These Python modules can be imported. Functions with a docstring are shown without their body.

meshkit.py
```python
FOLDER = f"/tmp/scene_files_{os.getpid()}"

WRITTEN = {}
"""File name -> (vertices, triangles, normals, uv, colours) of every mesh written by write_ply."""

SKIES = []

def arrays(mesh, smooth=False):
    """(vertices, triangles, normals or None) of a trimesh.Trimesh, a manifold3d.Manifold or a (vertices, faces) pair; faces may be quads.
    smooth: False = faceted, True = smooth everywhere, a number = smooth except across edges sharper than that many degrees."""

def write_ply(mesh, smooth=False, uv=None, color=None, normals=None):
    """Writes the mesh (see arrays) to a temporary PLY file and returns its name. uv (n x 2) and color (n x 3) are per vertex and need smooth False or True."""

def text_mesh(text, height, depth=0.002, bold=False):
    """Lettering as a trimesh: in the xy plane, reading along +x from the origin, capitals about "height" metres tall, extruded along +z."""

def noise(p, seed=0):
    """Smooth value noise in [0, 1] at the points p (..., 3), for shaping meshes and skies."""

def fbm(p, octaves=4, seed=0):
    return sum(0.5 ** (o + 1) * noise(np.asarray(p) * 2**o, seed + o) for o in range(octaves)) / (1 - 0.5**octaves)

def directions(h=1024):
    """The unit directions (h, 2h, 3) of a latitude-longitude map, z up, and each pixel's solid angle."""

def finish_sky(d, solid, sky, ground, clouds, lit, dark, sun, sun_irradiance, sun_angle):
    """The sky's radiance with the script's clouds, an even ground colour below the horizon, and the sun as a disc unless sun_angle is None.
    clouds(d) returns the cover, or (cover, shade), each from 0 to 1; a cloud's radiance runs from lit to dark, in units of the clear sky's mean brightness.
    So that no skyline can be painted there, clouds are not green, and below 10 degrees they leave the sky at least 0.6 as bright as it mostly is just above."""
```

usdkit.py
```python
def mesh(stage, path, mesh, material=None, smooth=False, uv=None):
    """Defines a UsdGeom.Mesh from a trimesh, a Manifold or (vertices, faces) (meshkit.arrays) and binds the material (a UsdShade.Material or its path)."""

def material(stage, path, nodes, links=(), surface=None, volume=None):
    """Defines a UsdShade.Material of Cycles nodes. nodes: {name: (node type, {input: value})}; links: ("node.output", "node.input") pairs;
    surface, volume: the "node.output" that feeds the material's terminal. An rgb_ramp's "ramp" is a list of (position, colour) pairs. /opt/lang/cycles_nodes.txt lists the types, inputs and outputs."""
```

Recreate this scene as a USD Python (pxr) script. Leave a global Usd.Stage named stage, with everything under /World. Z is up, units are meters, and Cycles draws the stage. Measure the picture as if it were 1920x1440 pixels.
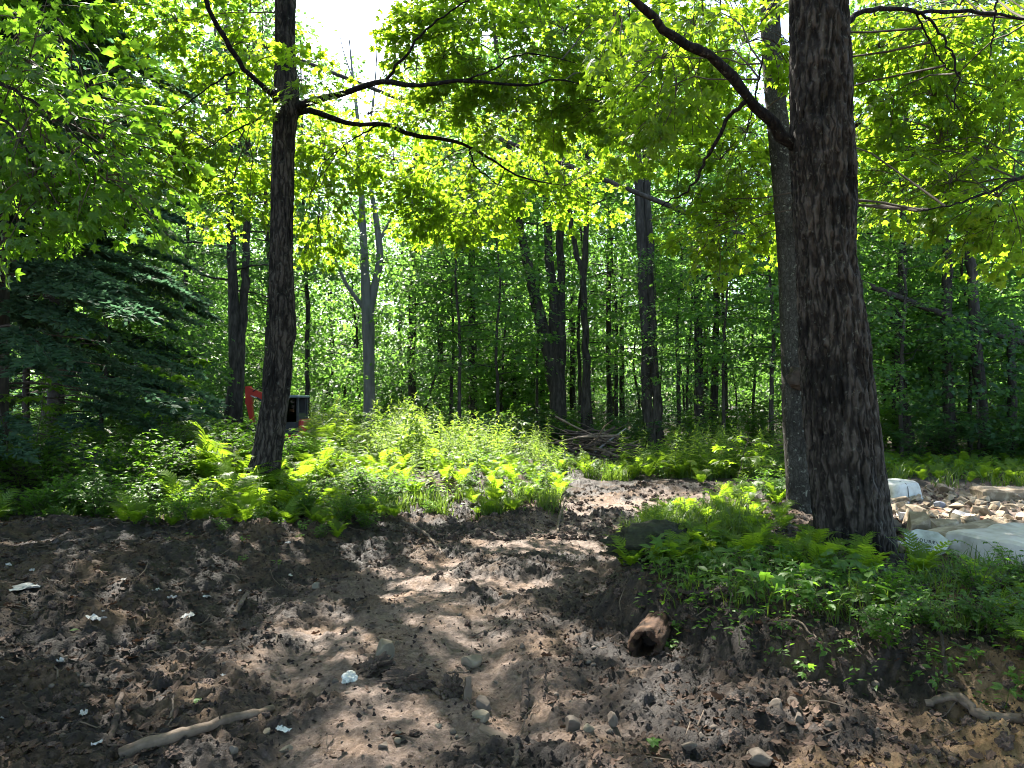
import math
import numpy as np
import trimesh
import shapely.geometry as sg
import usdkit, meshkit
from pxr import Usd, UsdGeom, UsdLux, UsdShade, Gf, Sdf, Vt

stage = Usd.Stage.CreateInMemory()
UsdGeom.Xform.Define(stage, '/World')
UsdGeom.Scope.Define(stage, '/World/Looks')
FPX, EYE, PITCH = 1371.0, 1.6, math.radians(1.04)

# ---------------------------------------------------------------- camera, sky, sun
cam = UsdGeom.Camera.Define(stage, '/World/camera')
cam.CreateHorizontalApertureAttr(36.0)
cam.CreateVerticalApertureAttr(27.0)
cam.CreateFocalLengthAttr(36.0 * FPX / 1920.0)
cam.CreateExposureAttr(2.68)
cam.CreateClippingRangeAttr(Gf.Vec2f(0.05, 2000.0))
cam.AddTranslateOp().Set(Gf.Vec3d(0, 0, EYE))
cam.AddRotateXOp().Set(90 + math.degrees(PITCH))

SUN_AZ, SUN_EL = math.radians(-24.0), math.radians(52.0)     # azimuth from +y, negative = left
SDIR = np.array([math.sin(SUN_AZ) * math.cos(SUN_EL), math.cos(SUN_AZ) * math.cos(SUN_EL), math.sin(SUN_EL)])
sun = UsdLux.DistantLight.Define(stage, '/World/sun')
sun.CreateIntensityAttr(1.25)
sun.CreateAngleAttr(0.5)
sun.CreateNormalizeAttr(True)
sun.CreateColorAttr(Gf.Vec3f(1.0, 0.94, 0.84))
sun.AddRotateXYZOp().Set(Gf.Vec3f(90 - math.degrees(SUN_EL), 0, -math.degrees(SUN_AZ) + 180))
sky = UsdLux.DomeLight.Define(stage, '/World/sky')
skym = usdkit.material(stage, '/World/Looks/sky_air', {
    's': ('sky_texture', {'sky_type': 'single_scattering', 'sun_disc': False, 'sun_elevation': SUN_EL,
                          'sun_rotation': math.atan2(SDIR[0], SDIR[1]), 'aerosol_density': 2.0}),
    'b': ('background_shader', {'strength': 0.088})}, [('s.color', 'b.color')], surface='b.background')
UsdShade.MaterialBindingAPI.Apply(sky.GetPrim()).Bind(skym)

# ---------------------------------------------------------------- helpers
taken = {}


def numbered(path):
    n = taken.get(path, -1) + 1
    taken[path] = n
    return path if n == 0 else '%s_%03d' % (path, n)


def keys(p, label=None, cat=None, group=None, kind=None):
    for k, v in (('label', label), ('category', cat), ('group', group), ('kind', kind)):
        if v:
            p.SetCustomDataByKey(k, v)
    return p


def mat4(loc=(0, 0, 0), rz=0.0, s=1.0, rx=0.0, ry=0.0):
    m = trimesh.transformations.euler_matrix(rx, ry, rz, 'sxyz')
    m[:3, :3] *= s
    m[:3, 3] = loc
    return m


def set_m(x, m):
    x.MakeMatrixXform().Set(Gf.Matrix4d(*[float(a) for a in np.asarray(m).T.ravel()]))


def thing(name, label, cat, m=None, group=None):
    x = UsdGeom.Xform.Define(stage, numbered('/World/' + name))
    set_m(x, np.eye(4) if m is None else m)
    return keys(x.GetPrim(), label, cat, group)


def part(root, name, mesh, mat, smooth=False, label=None, kind=None):
    if mesh is None:
        return None
    p = usdkit.mesh(stage, numbered('%s/%s' % (root.GetPath(), name)), mesh, M[mat], smooth).GetPrim()
    return keys(p, label, kind=kind)


def single(name, mesh, mat, label, cat, smooth=False, group=None, kind=None):
    p = usdkit.mesh(stage, numbered('/World/' + name), mesh, M[mat], smooth).GetPrim()
    return keys(p, label, cat, group, kind)


def dup(root, m, label=None, group=None):
    base = str(root.GetPath())
    x = UsdGeom.Xform.Define(stage, numbered(base))
    x.GetPrim().GetReferences().AddInternalReference(root.GetPath())
    set_m(x, m)
    x.GetPrim().SetInstanceable(True)
    was = root.GetCustomData()
    return keys(x.GetPrim(), label or was['label'], was['category'], group or was.get('group'))


def at(u, v, Y):
    """Point seen at pixel (u, v) of the 1920 x 1440 photograph at distance Y along the view."""
    dx, dz = (u - 960) / FPX, (720 - v) / FPX
    c, s = math.cos(PITCH), math.sin(PITCH)
    d = np.array([dx, c - s * dz, s + c * dz])
    return np.array([0, 0, EYE]) + d * (Y / d[1])


def join(parts):
    parts = [p for p in parts if p is not None and len(p[0])]
    if not parts:
        return None
    o = np.cumsum([0] + [len(p[0]) for p in parts])
    return np.vstack([p[0] for p in parts]), np.vstack([p[1] + k for p, k in zip(parts, o)])


def unit(a):
    return a / (np.linalg.norm(a, axis=-1, keepdims=True) + 1e-12)


def smooth_line(pts, n):
    """Catmull-Rom through pts (any columns), n samples."""
    p = np.asarray(pts, float)
    p = np.vstack([2 * p[0] - p[1], p, 2 * p[-1] - p[-2]])
    t = np.linspace(0, len(p) - 3 - 1e-9, n)
    i, f = t.astype(int), (t % 1)[:, None]
    a, b, c, d = p[i], p[i + 1], p[i + 2], p[i + 3]
    return 0.5 * (2 * b + (c - a) * f + (2 * a - 5 * b + 4 * c - d) * f ** 2 + (3 * b - a - 3 * c + d) * f ** 3)


def tube(points, radii, sides=6, caps=True):
    p = np.asarray(points, float)
    n = len(p)
    r = np.broadcast_to(np.asarray(radii, float), (n,))
    t = unit(np.gradient(p, axis=0))
    ref = np.array([0, 0, 1.0]) if abs(unit(p[-1] - p[0])[2]) < 0.8 else np.array([1.0, 0, 0])
    a = unit(np.cross(t, ref))
    b = np.cross(t, a)
    ang = np.arange(sides) * 2 * np.pi / sides
    v = p[:, None] + r[:, None, None] * (np.cos(ang)[None, :, None] * a[:, None] + np.sin(ang)[None, :, None] * b[:, None])
    i, j = np.meshgrid(np.arange(n - 1), np.arange(sides), indexing='ij')
    q = np.stack([i * sides + j, (i + 1) * sides + j, (i + 1) * sides + (j + 1) % sides, i * sides + (j + 1) % sides], -1).reshape(-1, 4)
    v = v.reshape(-1, 3)
    f = np.vstack([q[:, [0, 1, 2]], q[:, [0, 2, 3]]])
    if caps:
        k = len(v)
        v = np.vstack([v, p[0], p[-1]])
        s = np.arange(sides)
        f = np.vstack([f, np.stack([np.full(sides, k), s, (s + 1) % sides], 1),
                       np.stack([np.full(sides, k + 1), (n - 1) * sides + (s + 1) % sides, (n - 1) * sides + s], 1)])
    return v, f


FURROW = {}


def bark_part(root, mesh, mat):
    """A trunk whose bark carries how deep in its furrows each point lies."""
    p = part(root, 'trunk', mesh, mat, True)
    UsdGeom.PrimvarsAPI(p).CreatePrimvar('furrow', Sdf.ValueTypeNames.FloatArray, 'vertex').Set(Vt.FloatArray.FromNumpy(FURROW['v'].astype(np.float32)))


def bark_tube(points, radii, rings, sides, amp, fx=14.0, fz=1.6, seed=0, flare=0.0, wob=0.0):
    """A trunk with real vertical bark ridges."""
    pr = smooth_line(np.column_stack([points, radii]), rings)
    p, r = pr[:, :3], pr[:, 3]
    ang = np.arange(sides) * 2 * np.pi / sides
    cs = np.stack([np.cos(ang), np.sin(ang)], -1)
    hz = np.concatenate([[0], np.cumsum(np.linalg.norm(np.diff(p, axis=0), axis=1))])
    q = np.concatenate([np.broadcast_to(cs[None] * r[:, None, None], (rings, sides, 2)), np.broadcast_to(hz[:, None, None], (rings, sides, 1))], -1)
    warp = meshkit.fbm(q * [5, 5, 3], 2, seed + 9)[..., None] - 0.5
    n1 = meshkit.noise((q + warp * 0.05) * [fx * 2, fx * 2, fz * 2.2], seed)
    n2 = meshkit.noise((q + warp * 0.05) * [fx * 5, fx * 5, fz * 7], seed + 3)
    n3 = meshkit.noise(q * [3, 3, 1.2], seed + 5)
    ridge = 1 - np.abs(2 * n1 - 1)
    ridge2 = 1 - np.abs(2 * n2 - 1)
    d = amp * (ridge * 1.2 + ridge2 * 0.6 - 0.9) + wob * (n3 - 0.5)
    if flare:
        lobes = 0.6 + 0.4 * np.cos(ang * 5 + 1.3)[None, :]
        d = d + flare * np.exp(-hz / 0.42)[:, None] * lobes
    rr = r[:, None] + d
    v = p[:, None] + np.concatenate([cs[None] * rr[..., None], np.zeros((rings, sides, 1))], -1)
    i, j = np.meshgrid(np.arange(rings - 1), np.arange(sides), indexing='ij')
    f4 = np.stack([i * sides + j, i * sides + (j + 1) % sides, (i + 1) * sides + (j + 1) % sides, (i + 1) * sides + j], -1).reshape(-1, 4)
    v = v.reshape(-1, 3)
    k = len(v)
    v = np.vstack([v, p[-1]])
    s = np.arange(sides)
    FURROW['v'] = np.concatenate([np.clip(ridge * .62 + ridge2 * .38, 0, 1).ravel(), [1.0]])
    return v, np.vstack([f4[:, [0, 1, 2]], f4[:, [0, 2, 3]], np.stack([np.full(sides, k), (rings - 1) * sides + s, (rings - 1) * sides + (s + 1) % sides], 1)])


def poly_leaf(outline, center, cup):
    """Fan triangulated leaf in (x = width, y = length, z = normal)."""
    o = np.asarray(outline, float)
    v = np.vstack([center, o])
    z = -cup * ((v[:, 0] * 1.4) ** 2 + 0.6 * np.maximum(v[:, 1] - 0.3, 0) ** 2)
    n = len(o)
    k = np.arange(n)
    return np.column_stack([v, z]), np.stack([np.zeros(n, int), 1 + k, 1 + (k + 1) % n], 1)


def _maple():
    half = [(-90, .33), (-62, .40), (-28, .47), (-14, .36), (2, .30), (20, .42), (36, .66), (50, .44), (64, .30), (76, .48)]
    pts = half + [(90, .72)] + [(180 - a, r) for a, r in half[:0:-1]]
    o = [(r * math.cos(math.radians(a)) * 1.1, .34 + r * math.sin(math.radians(a))) for a, r in pts]
    return poly_leaf(o, (0, .34), 0.35)


def _maple5():
    half = [(-90, .32), (-28, .47), (2, .30), (36, .64), (64, .32)]
    pts = half + [(90, .70)] + [(180 - a, r) for a, r in half[:0:-1]]
    o = [(r * math.cos(math.radians(a)) * 1.1, .34 + r * math.sin(math.radians(a))) for a, r in pts]
    return poly_leaf(o, (0, .34), 0.35)


MAPLE, MAPLE_MID = _maple(), _maple5()
KITE = (np.array([[0, 0, 0], [.42, .42, -.12], [0, 1.0, -.10], [-.42, .42, -.12]]), np.array([[0, 1, 2], [0, 2, 3]]))
STAR = (np.array([[0, 0, 0], [.5, .22, -.1], [.2, .42, -.03], [.42, .8, -.12], [0, 1.0, -.1], [-.42, .8, -.12], [-.2, .42, -.03], [-.5, .22, -.1]]),
        np.array([[0, 1, 2], [2, 3, 4], [0, 2, 4], [0, 4, 6], [6, 4, 5], [0, 6, 7]]))
OVATE = (np.array([[0, 0, 0], [.2, .25, .05], [.24, .5, .05], [.12, .8, 0], [0, 1, -.08], [-.12, .8, 0], [-.24, .5, .05], [-.2, .25, .05], [0, .4, 0]]),
         np.array([[8, 0, 1], [8, 1, 2], [8, 2, 3], [8, 3, 4], [8, 4, 5], [8, 5, 6], [8, 6, 7], [8, 7, 0]]))
LANCE = (np.array([[0, 0, 0], [.11, .35, .03], [0, 1, -.14], [-.11, .35, .03], [0, .4, 0]]), np.array([[4, 0, 1], [4, 1, 2], [4, 2, 3], [4, 3, 0]]))
SPRIG = (np.array([[0, 0, 0], [.10, .4, 0], [0, 1, -.05], [-.10, .4, 0]]), np.array([[0, 1, 2], [0, 2, 3]]))


def leaves(pos, ydir, nrm, size, tmpl):
    """N copies of a leaf template as one (v, f)."""
    tv, tf = tmpl
    y = unit(ydir)
    x = unit(np.cross(y, nrm))
    z = np.cross(x, y)
    s = np.broadcast_to(np.asarray(size, float), (len(pos),))[:, None, None]
    v = pos[:, None] + s * (tv[None, :, 0:1] * x[:, None] + tv[None, :, 1:2] * y[:, None] + tv[None, :, 2:3] * z[:, None])
    f = tf[None] + (np.arange(len(pos)) * len(tv))[:, None, None]
    return v.reshape(-1, 3), f.reshape(-1, 3)


def blob(size, sub=2, amp=.25, freq=1.6, seed=0, flat=0.0, cut=0):
    """An irregular stone: a noisy icosphere, with facets cut off by planes."""
    m = trimesh.creation.icosphere(sub, 1.0)
    v = np.array(m.vertices)
    r = np.random.default_rng(seed)
    for _ in range(cut):
        n = unit(r.normal(size=3))
        d = r.uniform(.45, .8)
        h = v @ n - d
        v = v - np.maximum(h, 0)[:, None] * n * .95
    v = v * (1 + amp * (2 * meshkit.fbm(v * freq + seed * 7.3, 3, seed) - 1))[:, None]
    if flat:
        v[:, 2] = np.where(v[:, 2] < -flat, -flat + (v[:, 2] + flat) * .2, v[:, 2])
    return v * np.asarray(size), np.array(m.faces)


def moved(vf, m):
    return np.asarray(vf[0]) @ m[:3, :3].T + m[:3, 3], vf[1]


# ---------------------------------------------------------------- materials
M = {}


def leaf_mat(name, refl, trans, mixf=.5, var=.35, rough=.45, spec=.35):
    r, t = np.array(refl), np.array(trans)
    M[name] = usdkit.material(stage, '/World/Looks/' + name, {
        'g': ('geometry', {}), 'tc': ('noise_texture', {'scale': .9, 'detail': 2.0}),
        'a': ('math', {'math_type': 'multiply_add', 'value2': .65, 'value3': 0.0}), 'b': ('math', {'math_type': 'multiply_add', 'value2': .5}),
        'r1': ('rgb_ramp', {'ramp': [(0.0, r * (1 - var)), (.5, r), (1.0, r * np.array([1 + var * 1.4, 1 + var * .7, 1 + var * .4]))]}),
        'r2': ('rgb_ramp', {'ramp': [(0.0, t * (1 - var)), (.5, t), (1.0, t * np.array([1 + var * 1.3, 1 + var * .5, 1 + var * .3]))]}),
        'p': ('principled_bsdf', {'roughness': rough, 'specular_ior_level': spec}),
        't': ('translucent_bsdf', {}), 'm': ('mix_closure', {'fac': mixf})},
        [('g.random_per_island', 'a.value1'), ('g.position', 'tc.vector'), ('tc.fac', 'b.value1'), ('a.value', 'b.value3'),
         ('b.value', 'r1.fac'), ('b.value', 'r2.fac'), ('r1.color', 'p.base_color'), ('r2.color', 't.color'), ('p.BSDF', 'm.closure1'), ('t.BSDF', 'm.closure2')],
        surface='m.closure')


def noise_mat(name, stops, scale=8.0, stretch=(1, 1, 1), detail=6.0, rough=.85, bump=.4, bscale=30.0, bdist=.01, spec=.25, coords='position', rnd=0.0):
    nodes = {'g': ('geometry', {}), 'mp': ('mapping', {'scale': stretch}), 'n': ('noise_texture', {'scale': scale, 'detail': detail, 'roughness': .6}),
             'n2': ('noise_texture', {'scale': bscale, 'detail': 5.0, 'roughness': .65}), 'r': ('rgb_ramp', {'ramp': stops}),
             'b': ('bump', {'strength': bump, 'distance': bdist}), 'p': ('principled_bsdf', {'roughness': rough, 'specular_ior_level': spec}),
             'mr': ('math', {'math_type': 'multiply_add', 'value2': rnd, 'value3': -rnd * .5}), 'ad': ('math', {'math_type': 'add'})}
    links = [('n.fac', 'ad.value1'), ('g.random_per_island', 'mr.value1'), ('mr.value', 'ad.value2'), ('ad.value', 'r.fac'), ('mp.vector', 'n.vector'), ('mp.vector', 'n2.vector'),
             ('r.color', 'p.base_color'), ('n2.fac', 'b.height'), ('b.normal', 'p.normal')]
    if coords == 'object':
        nodes['t'] = ('texture_coordinate', {})
        links.append(('t.object', 'mp.vector'))
    else:
        links.append(('g.position', 'mp.vector'))
    M[name] = usdkit.material(stage, '/World/Looks/' + name, nodes, links, surface='p.BSDF')


def plain_mat(name, col, rough=.5, spec=.5, metallic=0.0, dirt=.25):
    c = np.array(col)
    noise_mat(name, [(.3, c * (1 - dirt)), (.7, c)], scale=3.0, rough=rough, bump=.05, spec=spec)


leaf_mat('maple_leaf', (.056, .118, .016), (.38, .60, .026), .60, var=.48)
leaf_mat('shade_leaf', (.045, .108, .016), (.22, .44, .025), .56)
leaf_mat('forest_leaf', (.058, .120, .038), (.24, .49, .065), .55)
leaf_mat('blue_leaf', (.052, .118, .048), (.17, .36, .07), .5)
leaf_mat('hemlock_needle', (.075, .130, .085), (.11, .24, .12), .42, rough=.7, spec=.12)
leaf_mat('fern_leaf', (.080, .145, .016), (.33, .53, .025), .56, var=.45, spec=.2)
leaf_mat('weed_leaf', (.085, .150, .030), (.34, .52, .045), .55, spec=.2)
leaf_mat('bush_leaf', (.055, .120, .022), (.20, .42, .03), .52, spec=.25)
leaf_mat('grass_blade', (.07, .125, .022), (.20, .32, .03), .42)
leaf_mat('dead_leaf', (.085, .056, .042), (.10, .05, .025), .12, var=.75, rough=.8, spec=.15)


def bark_mat(name, deep, mid, ridge, spots, lichen, vs=17.0, vz=.14, bump=1.0):
    M[name] = usdkit.material(stage, '/World/Looks/' + name, {
        'g': ('geometry', {}), 'f': ('attribute', {'attribute': 'furrow'}), 'mp': ('mapping', {'scale': (1, 1, .22)}), 'ms': ('mapping', {'scale': (1, 1, .6)}),
        'w': ('noise_texture', {'scale': 7.0, 'detail': 3.0}), 'wm': ('vector_math', {'math_type': 'multiply_add', 'vector2': (.09, .09, .3)}), 'mv': ('mapping', {'scale': (1, 1, vz)}),
        'v': ('voronoi_texture', {'feature': 'distance_to_edge', 'scale': vs, 'randomness': 1.0}), 'vr': ('map_range', {'from_min': 0.0, 'from_max': .22, 'to_min': 0.0, 'to_max': 1.0, 'clamp': True}),
        'n': ('noise_texture', {'scale': 60.0, 'detail': 7.0, 'roughness': .7}), 'n2': ('noise_texture', {'scale': 3.2, 'detail': 6.0, 'roughness': .65}),
        'n3': ('noise_texture', {'scale': 20.0, 'detail': 5.0, 'roughness': .65}),
        'a': ('math', {'math_type': 'multiply_add', 'value2': .42, 'value3': 0.0}), 'c': ('math', {'math_type': 'multiply_add', 'value2': .36}), 'b': ('math', {'math_type': 'multiply_add', 'value2': .55}), 'o': ('math', {'math_type': 'subtract', 'value2': .22}),
        'r': ('rgb_ramp', {'ramp': [(.15, deep), (.48, mid), (.85, ridge)]}), 'sr': ('rgb_ramp', {'ramp': [(.38, (spots,) * 3), (.50, (1, 1, 1)), (.62, (1, 1, 1)), (.75, (1.5, 1.5, 1.5))]}),
        'lr': ('rgb_ramp', {'ramp': [(.60, (0, 0, 0)), (.70, (lichen,) * 3)]}), 'mx': ('mix_color', {'blend_type': 'multiply', 'fac': 1.0}), 'ml': ('mix_color', {'b': (.25, .26, .22)}),
        'bp': ('bump', {'strength': bump, 'distance': .02}), 'p': ('principled_bsdf', {'roughness': .92, 'specular_ior_level': .15})},
        [('g.position', 'w.vector'), ('w.color', 'wm.vector1'), ('g.position', 'wm.vector3'), ('wm.vector', 'mv.vector'), ('mv.vector', 'v.vector'), ('v.distance', 'vr.value'),
         ('g.position', 'mp.vector'), ('g.position', 'ms.vector'), ('mp.vector', 'n.vector'), ('ms.vector', 'n2.vector'), ('g.position', 'n3.vector'), ('f.fac', 'a.value1'), ('vr.result', 'c.value1'), ('a.value', 'c.value3'), ('n.fac', 'b.value1'), ('c.value', 'b.value3'), ('b.value', 'o.value1'),
         ('o.value', 'r.fac'), ('n2.fac', 'sr.fac'), ('r.color', 'mx.a'), ('sr.color', 'mx.b'), ('n3.fac', 'lr.fac'), ('lr.color', 'ml.fac'), ('mx.result', 'ml.a'), ('ml.result', 'p.base_color'), ('o.value', 'bp.height'), ('bp.normal', 'p.normal')], surface='p.BSDF')


bark_mat('maple_bark', (.004, .003, .003), (.015, .0125, .0105), (.062, .052, .045), .25, .2)
bark_mat('grey_bark', (.016, .0145, .012), (.031, .029, .025), (.058, .055, .048), .6, .8, 30.0, .5, .45)
noise_mat('far_bark', [(.3, (.012, .010, .008)), (.5, (.036, .031, .026)), (.75, (.085, .075, .063))], scale=6, stretch=(2, 2, .5), bump=.6, bscale=22, bdist=.02, rough=.9)
noise_mat('dead_bark', [(.3, (.10, .097, .094)), (.7, (.19, .185, .18))], scale=4, stretch=(2, 2, .4), bump=.5, bscale=22, bdist=.02, rough=.8)
noise_mat('twig_bark', [(.3, (.030, .024, .019)), (.7, (.075, .060, .048))], scale=9, bump=.3, rough=.85)
noise_mat('stick_wood', [(.3, (.05, .036, .026)), (.7, (.145, .108, .08))], scale=9, stretch=(1, 1, 1), bump=.5, bscale=50, rough=.8)
noise_mat('rotten_wood', [(.3, (.010, .006, .004)), (.55, (.040, .020, .011)), (.8, (.105, .058, .030))], scale=12, bump=.8, bscale=40, bdist=.015, rough=.9)
noise_mat('dark_wood', [(.3, (.022, .016, .013)), (.7, (.06, .044, .034))], scale=12, bump=.8, bscale=40, bdist=.015, rough=.9)
noise_mat('moss_log', [(.3, (.010, .011, .007)), (.55, (.026, .028, .015)), (.75, (.045, .065, .018))], scale=9, bump=.9, bscale=40, bdist=.02, rough=.95)
noise_mat('field_stone', [(.3, (.06, .048, .038)), (.6, (.13, .107, .088)), (.8, (.20, .17, .145))], scale=7, bump=.4, bscale=45, rough=.85, rnd=.3)
noise_mat('track_stone', [(.3, (.10, .085, .062)), (.6, (.20, .172, .130)), (.8, (.28, .25, .20))], scale=7, bump=.5, bscale=45, rough=.85, rnd=.3)
noise_mat('tan_stone', [(.3, (.17, .13, .09)), (.5, (.33, .27, .20)), (.75, (.50, .43, .34))], scale=9, bump=.5, bscale=35, rough=.85, rnd=.3)
noise_mat('grey_stone', [(.3, (.20, .195, .20)), (.6, (.36, .355, .36)), (.8, (.47, .46, .46))], scale=6, bump=.4, bscale=35, rough=.8)
noise_mat('slate_stone', [(.3, (.09, .10, .125)), (.7, (.19, .20, .24))], scale=6, bump=.3, bscale=35, rough=.6)
noise_mat('brick_clay', [(.3, (.20, .095, .06)), (.7, (.34, .19, .13))], scale=9, bump=.5, bscale=45, rough=.9)
noise_mat('concrete', [(.25, (.17, .15, .12)), (.5, (.38, .35, .31)), (.75, (.50, .47, .43))], scale=5, bump=.35, bscale=60, rough=.9)
noise_mat('white_plastic', [(.3, (.22, .22, .20)), (.5, (.42, .43, .41)), (.75, (.54, .55, .53))], scale=6, bump=.1, bscale=20, rough=.45, spec=.4)
noise_mat('scrap_paper', [(.3, (.20, .19, .18)), (.7, (.40, .39, .37))], scale=12, bump=.3, rough=.6)
noise_mat('red_paint', [(.3, (.30, .022, .018)), (.7, (.45, .045, .032))], scale=3, bump=.05, rough=.4, spec=.5)
noise_mat('black_paint', [(.3, (.012, .013, .015)), (.7, (.03, .032, .035))], scale=3, bump=.05, rough=.4, spec=.5)
noise_mat('rubber', [(.3, (.018, .017, .016)), (.7, (.05, .045, .04))], scale=9, bump=.3, rough=.9)
noise_mat('steel', [(.3, (.25, .25, .26)), (.7, (.42, .42, .43))], scale=5, bump=.05, rough=.3, spec=.6)
noise_mat('roof_paint', [(.3, (.10, .14, .15)), (.7, (.22, .27, .28))], scale=3, bump=.05, rough=.35, spec=.6)
M['cab_glass'] = usdkit.material(stage, '/World/Looks/cab_glass', {
    'f': ('fresnel', {'IOR': 1.5}), 't': ('transparent_bsdf', {'color': (.05, .07, .09)}), 'g': ('glossy_bsdf', {'roughness': .03, 'color': (.9, .9, .9)}), 'm': ('mix_closure', {})},
    [('f.fac', 'm.fac'), ('t.BSDF', 'm.closure1'), ('g.BSDF', 'm.closure2')], surface='m.closure')
M['ink'] = usdkit.material(stage, '/World/Looks/ink', {'p': ('principled_bsdf', {'base_color': (.03, .03, .03), 'roughness': .7})}, surface='p.BSDF')

# soil: churned humus, packed paler track soil, orange sand, by vertex masks of what lies there
M['soil'] = usdkit.material(stage, '/World/Looks/soil', {
    'g': ('geometry', {}), 'tr': ('attribute', {'attribute': 'track'}), 'sa': ('attribute', {'attribute': 'sand'}),
    'n1': ('noise_texture', {'scale': 1.7, 'detail': 8.0, 'roughness': .65}), 'n2': ('noise_texture', {'scale': 34.0, 'detail': 8.0, 'roughness': .8}),
    'n3': ('noise_texture', {'scale': 120.0, 'detail': 4.0, 'roughness': .7}),
    'hum': ('rgb_ramp', {'ramp': [(.3, (.006, .004, .003)), (.5, (.016, .0105, .008)), (.68, (.040, .027, .020)), (.8, (.10, .072, .057))]}),
    'pal': ('rgb_ramp', {'ramp': [(.3, (.045, .030, .022)), (.5, (.150, .104, .080)), (.7, (.30, .227, .187))]}),
    'ora': ('rgb_ramp', {'ramp': [(.3, (.15, .085, .04)), (.55, (.29, .18, .085)), (.75, (.38, .26, .14))]}),
    'k1': ('math', {'math_type': 'multiply_add', 'value2': 1.6, 'value3': -.8}), 'k2': ('math', {'math_type': 'add', 'use_clamp': True}),
    'k3': ('math', {'math_type': 'add', 'use_clamp': True}),
    'm1': ('mix_color', {}), 'm2': ('mix_color', {}), 'ha': ('math', {'math_type': 'multiply_add', 'value2': .5}),
    'b': ('bump', {'strength': 1.0, 'distance': .03}), 'rr': ('map_range', {'from_min': .38, 'from_max': .60, 'to_min': .48, 'to_max': .92, 'clamp': True}), 'p': ('principled_bsdf', {'specular_ior_level': .35})},
    [('n1.fac', 'rr.value'), ('rr.result', 'p.roughness'), ('g.position', 'n1.vector'), ('g.position', 'n2.vector'), ('g.position', 'n3.vector'), ('n2.fac', 'hum.fac'), ('n2.fac', 'pal.fac'), ('n2.fac', 'ora.fac'),
     ('n1.fac', 'k1.value1'), ('k1.value', 'k2.value1'), ('tr.fac', 'k2.value2'), ('k1.value', 'k3.value1'), ('sa.fac', 'k3.value2'),
     ('hum.color', 'm1.a'), ('pal.color', 'm1.b'), ('k2.value', 'm1.fac'), ('m1.result', 'm2.a'), ('ora.color', 'm2.b'), ('k3.value', 'm2.fac'),
     ('n3.fac', 'ha.value1'), ('n2.fac', 'ha.value3'), ('ha.value', 'b.height'), ('m2.result', 'p.base_color'), ('b.normal', 'p.normal')], surface='p.BSDF')

# ---------------------------------------------------------------- ground
PATH = smooth_line([(-.5, -2), (-.45, 2), (-.5, 3.2), (-.72, 4.4), (-.75, 5.4), (-.35, 6.6), (.3, 7.7), (1.1, 9.3), (2.0, 11.0), (3.2, 12.2), (5.2, 12.8), (9, 12.6), (14, 12)], 4000)
from scipy.spatial import cKDTree
PATH_TREE = cKDTree(PATH)
BANK = sg.Polygon([(.85, 6.3), (.62, 5.7), (.71, 5.2), (1.0, 4.85), (1.21, 4.3), (1.6, 3.95), (2.1, 3.75), (2.8, 3.6), (9, 3.2), (14, 7), (9, 7.6), (5.0, 7.8), (3.4, 9.0), (2.2, 9.0), (1.6, 8.4), (1.1, 7.3)])
MOUND = sg.Polygon([(-9, 9.3), (-4.4, 9.6), (-3.2, 9.0), (-2.1, 9.4), (-1.2, 10.2), (.2, 9.8), (.75, 10.2), (.8, 11.6), (1.6, 13.5), (2.5, 19), (-14, 22), (-14, 9)])


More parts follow.
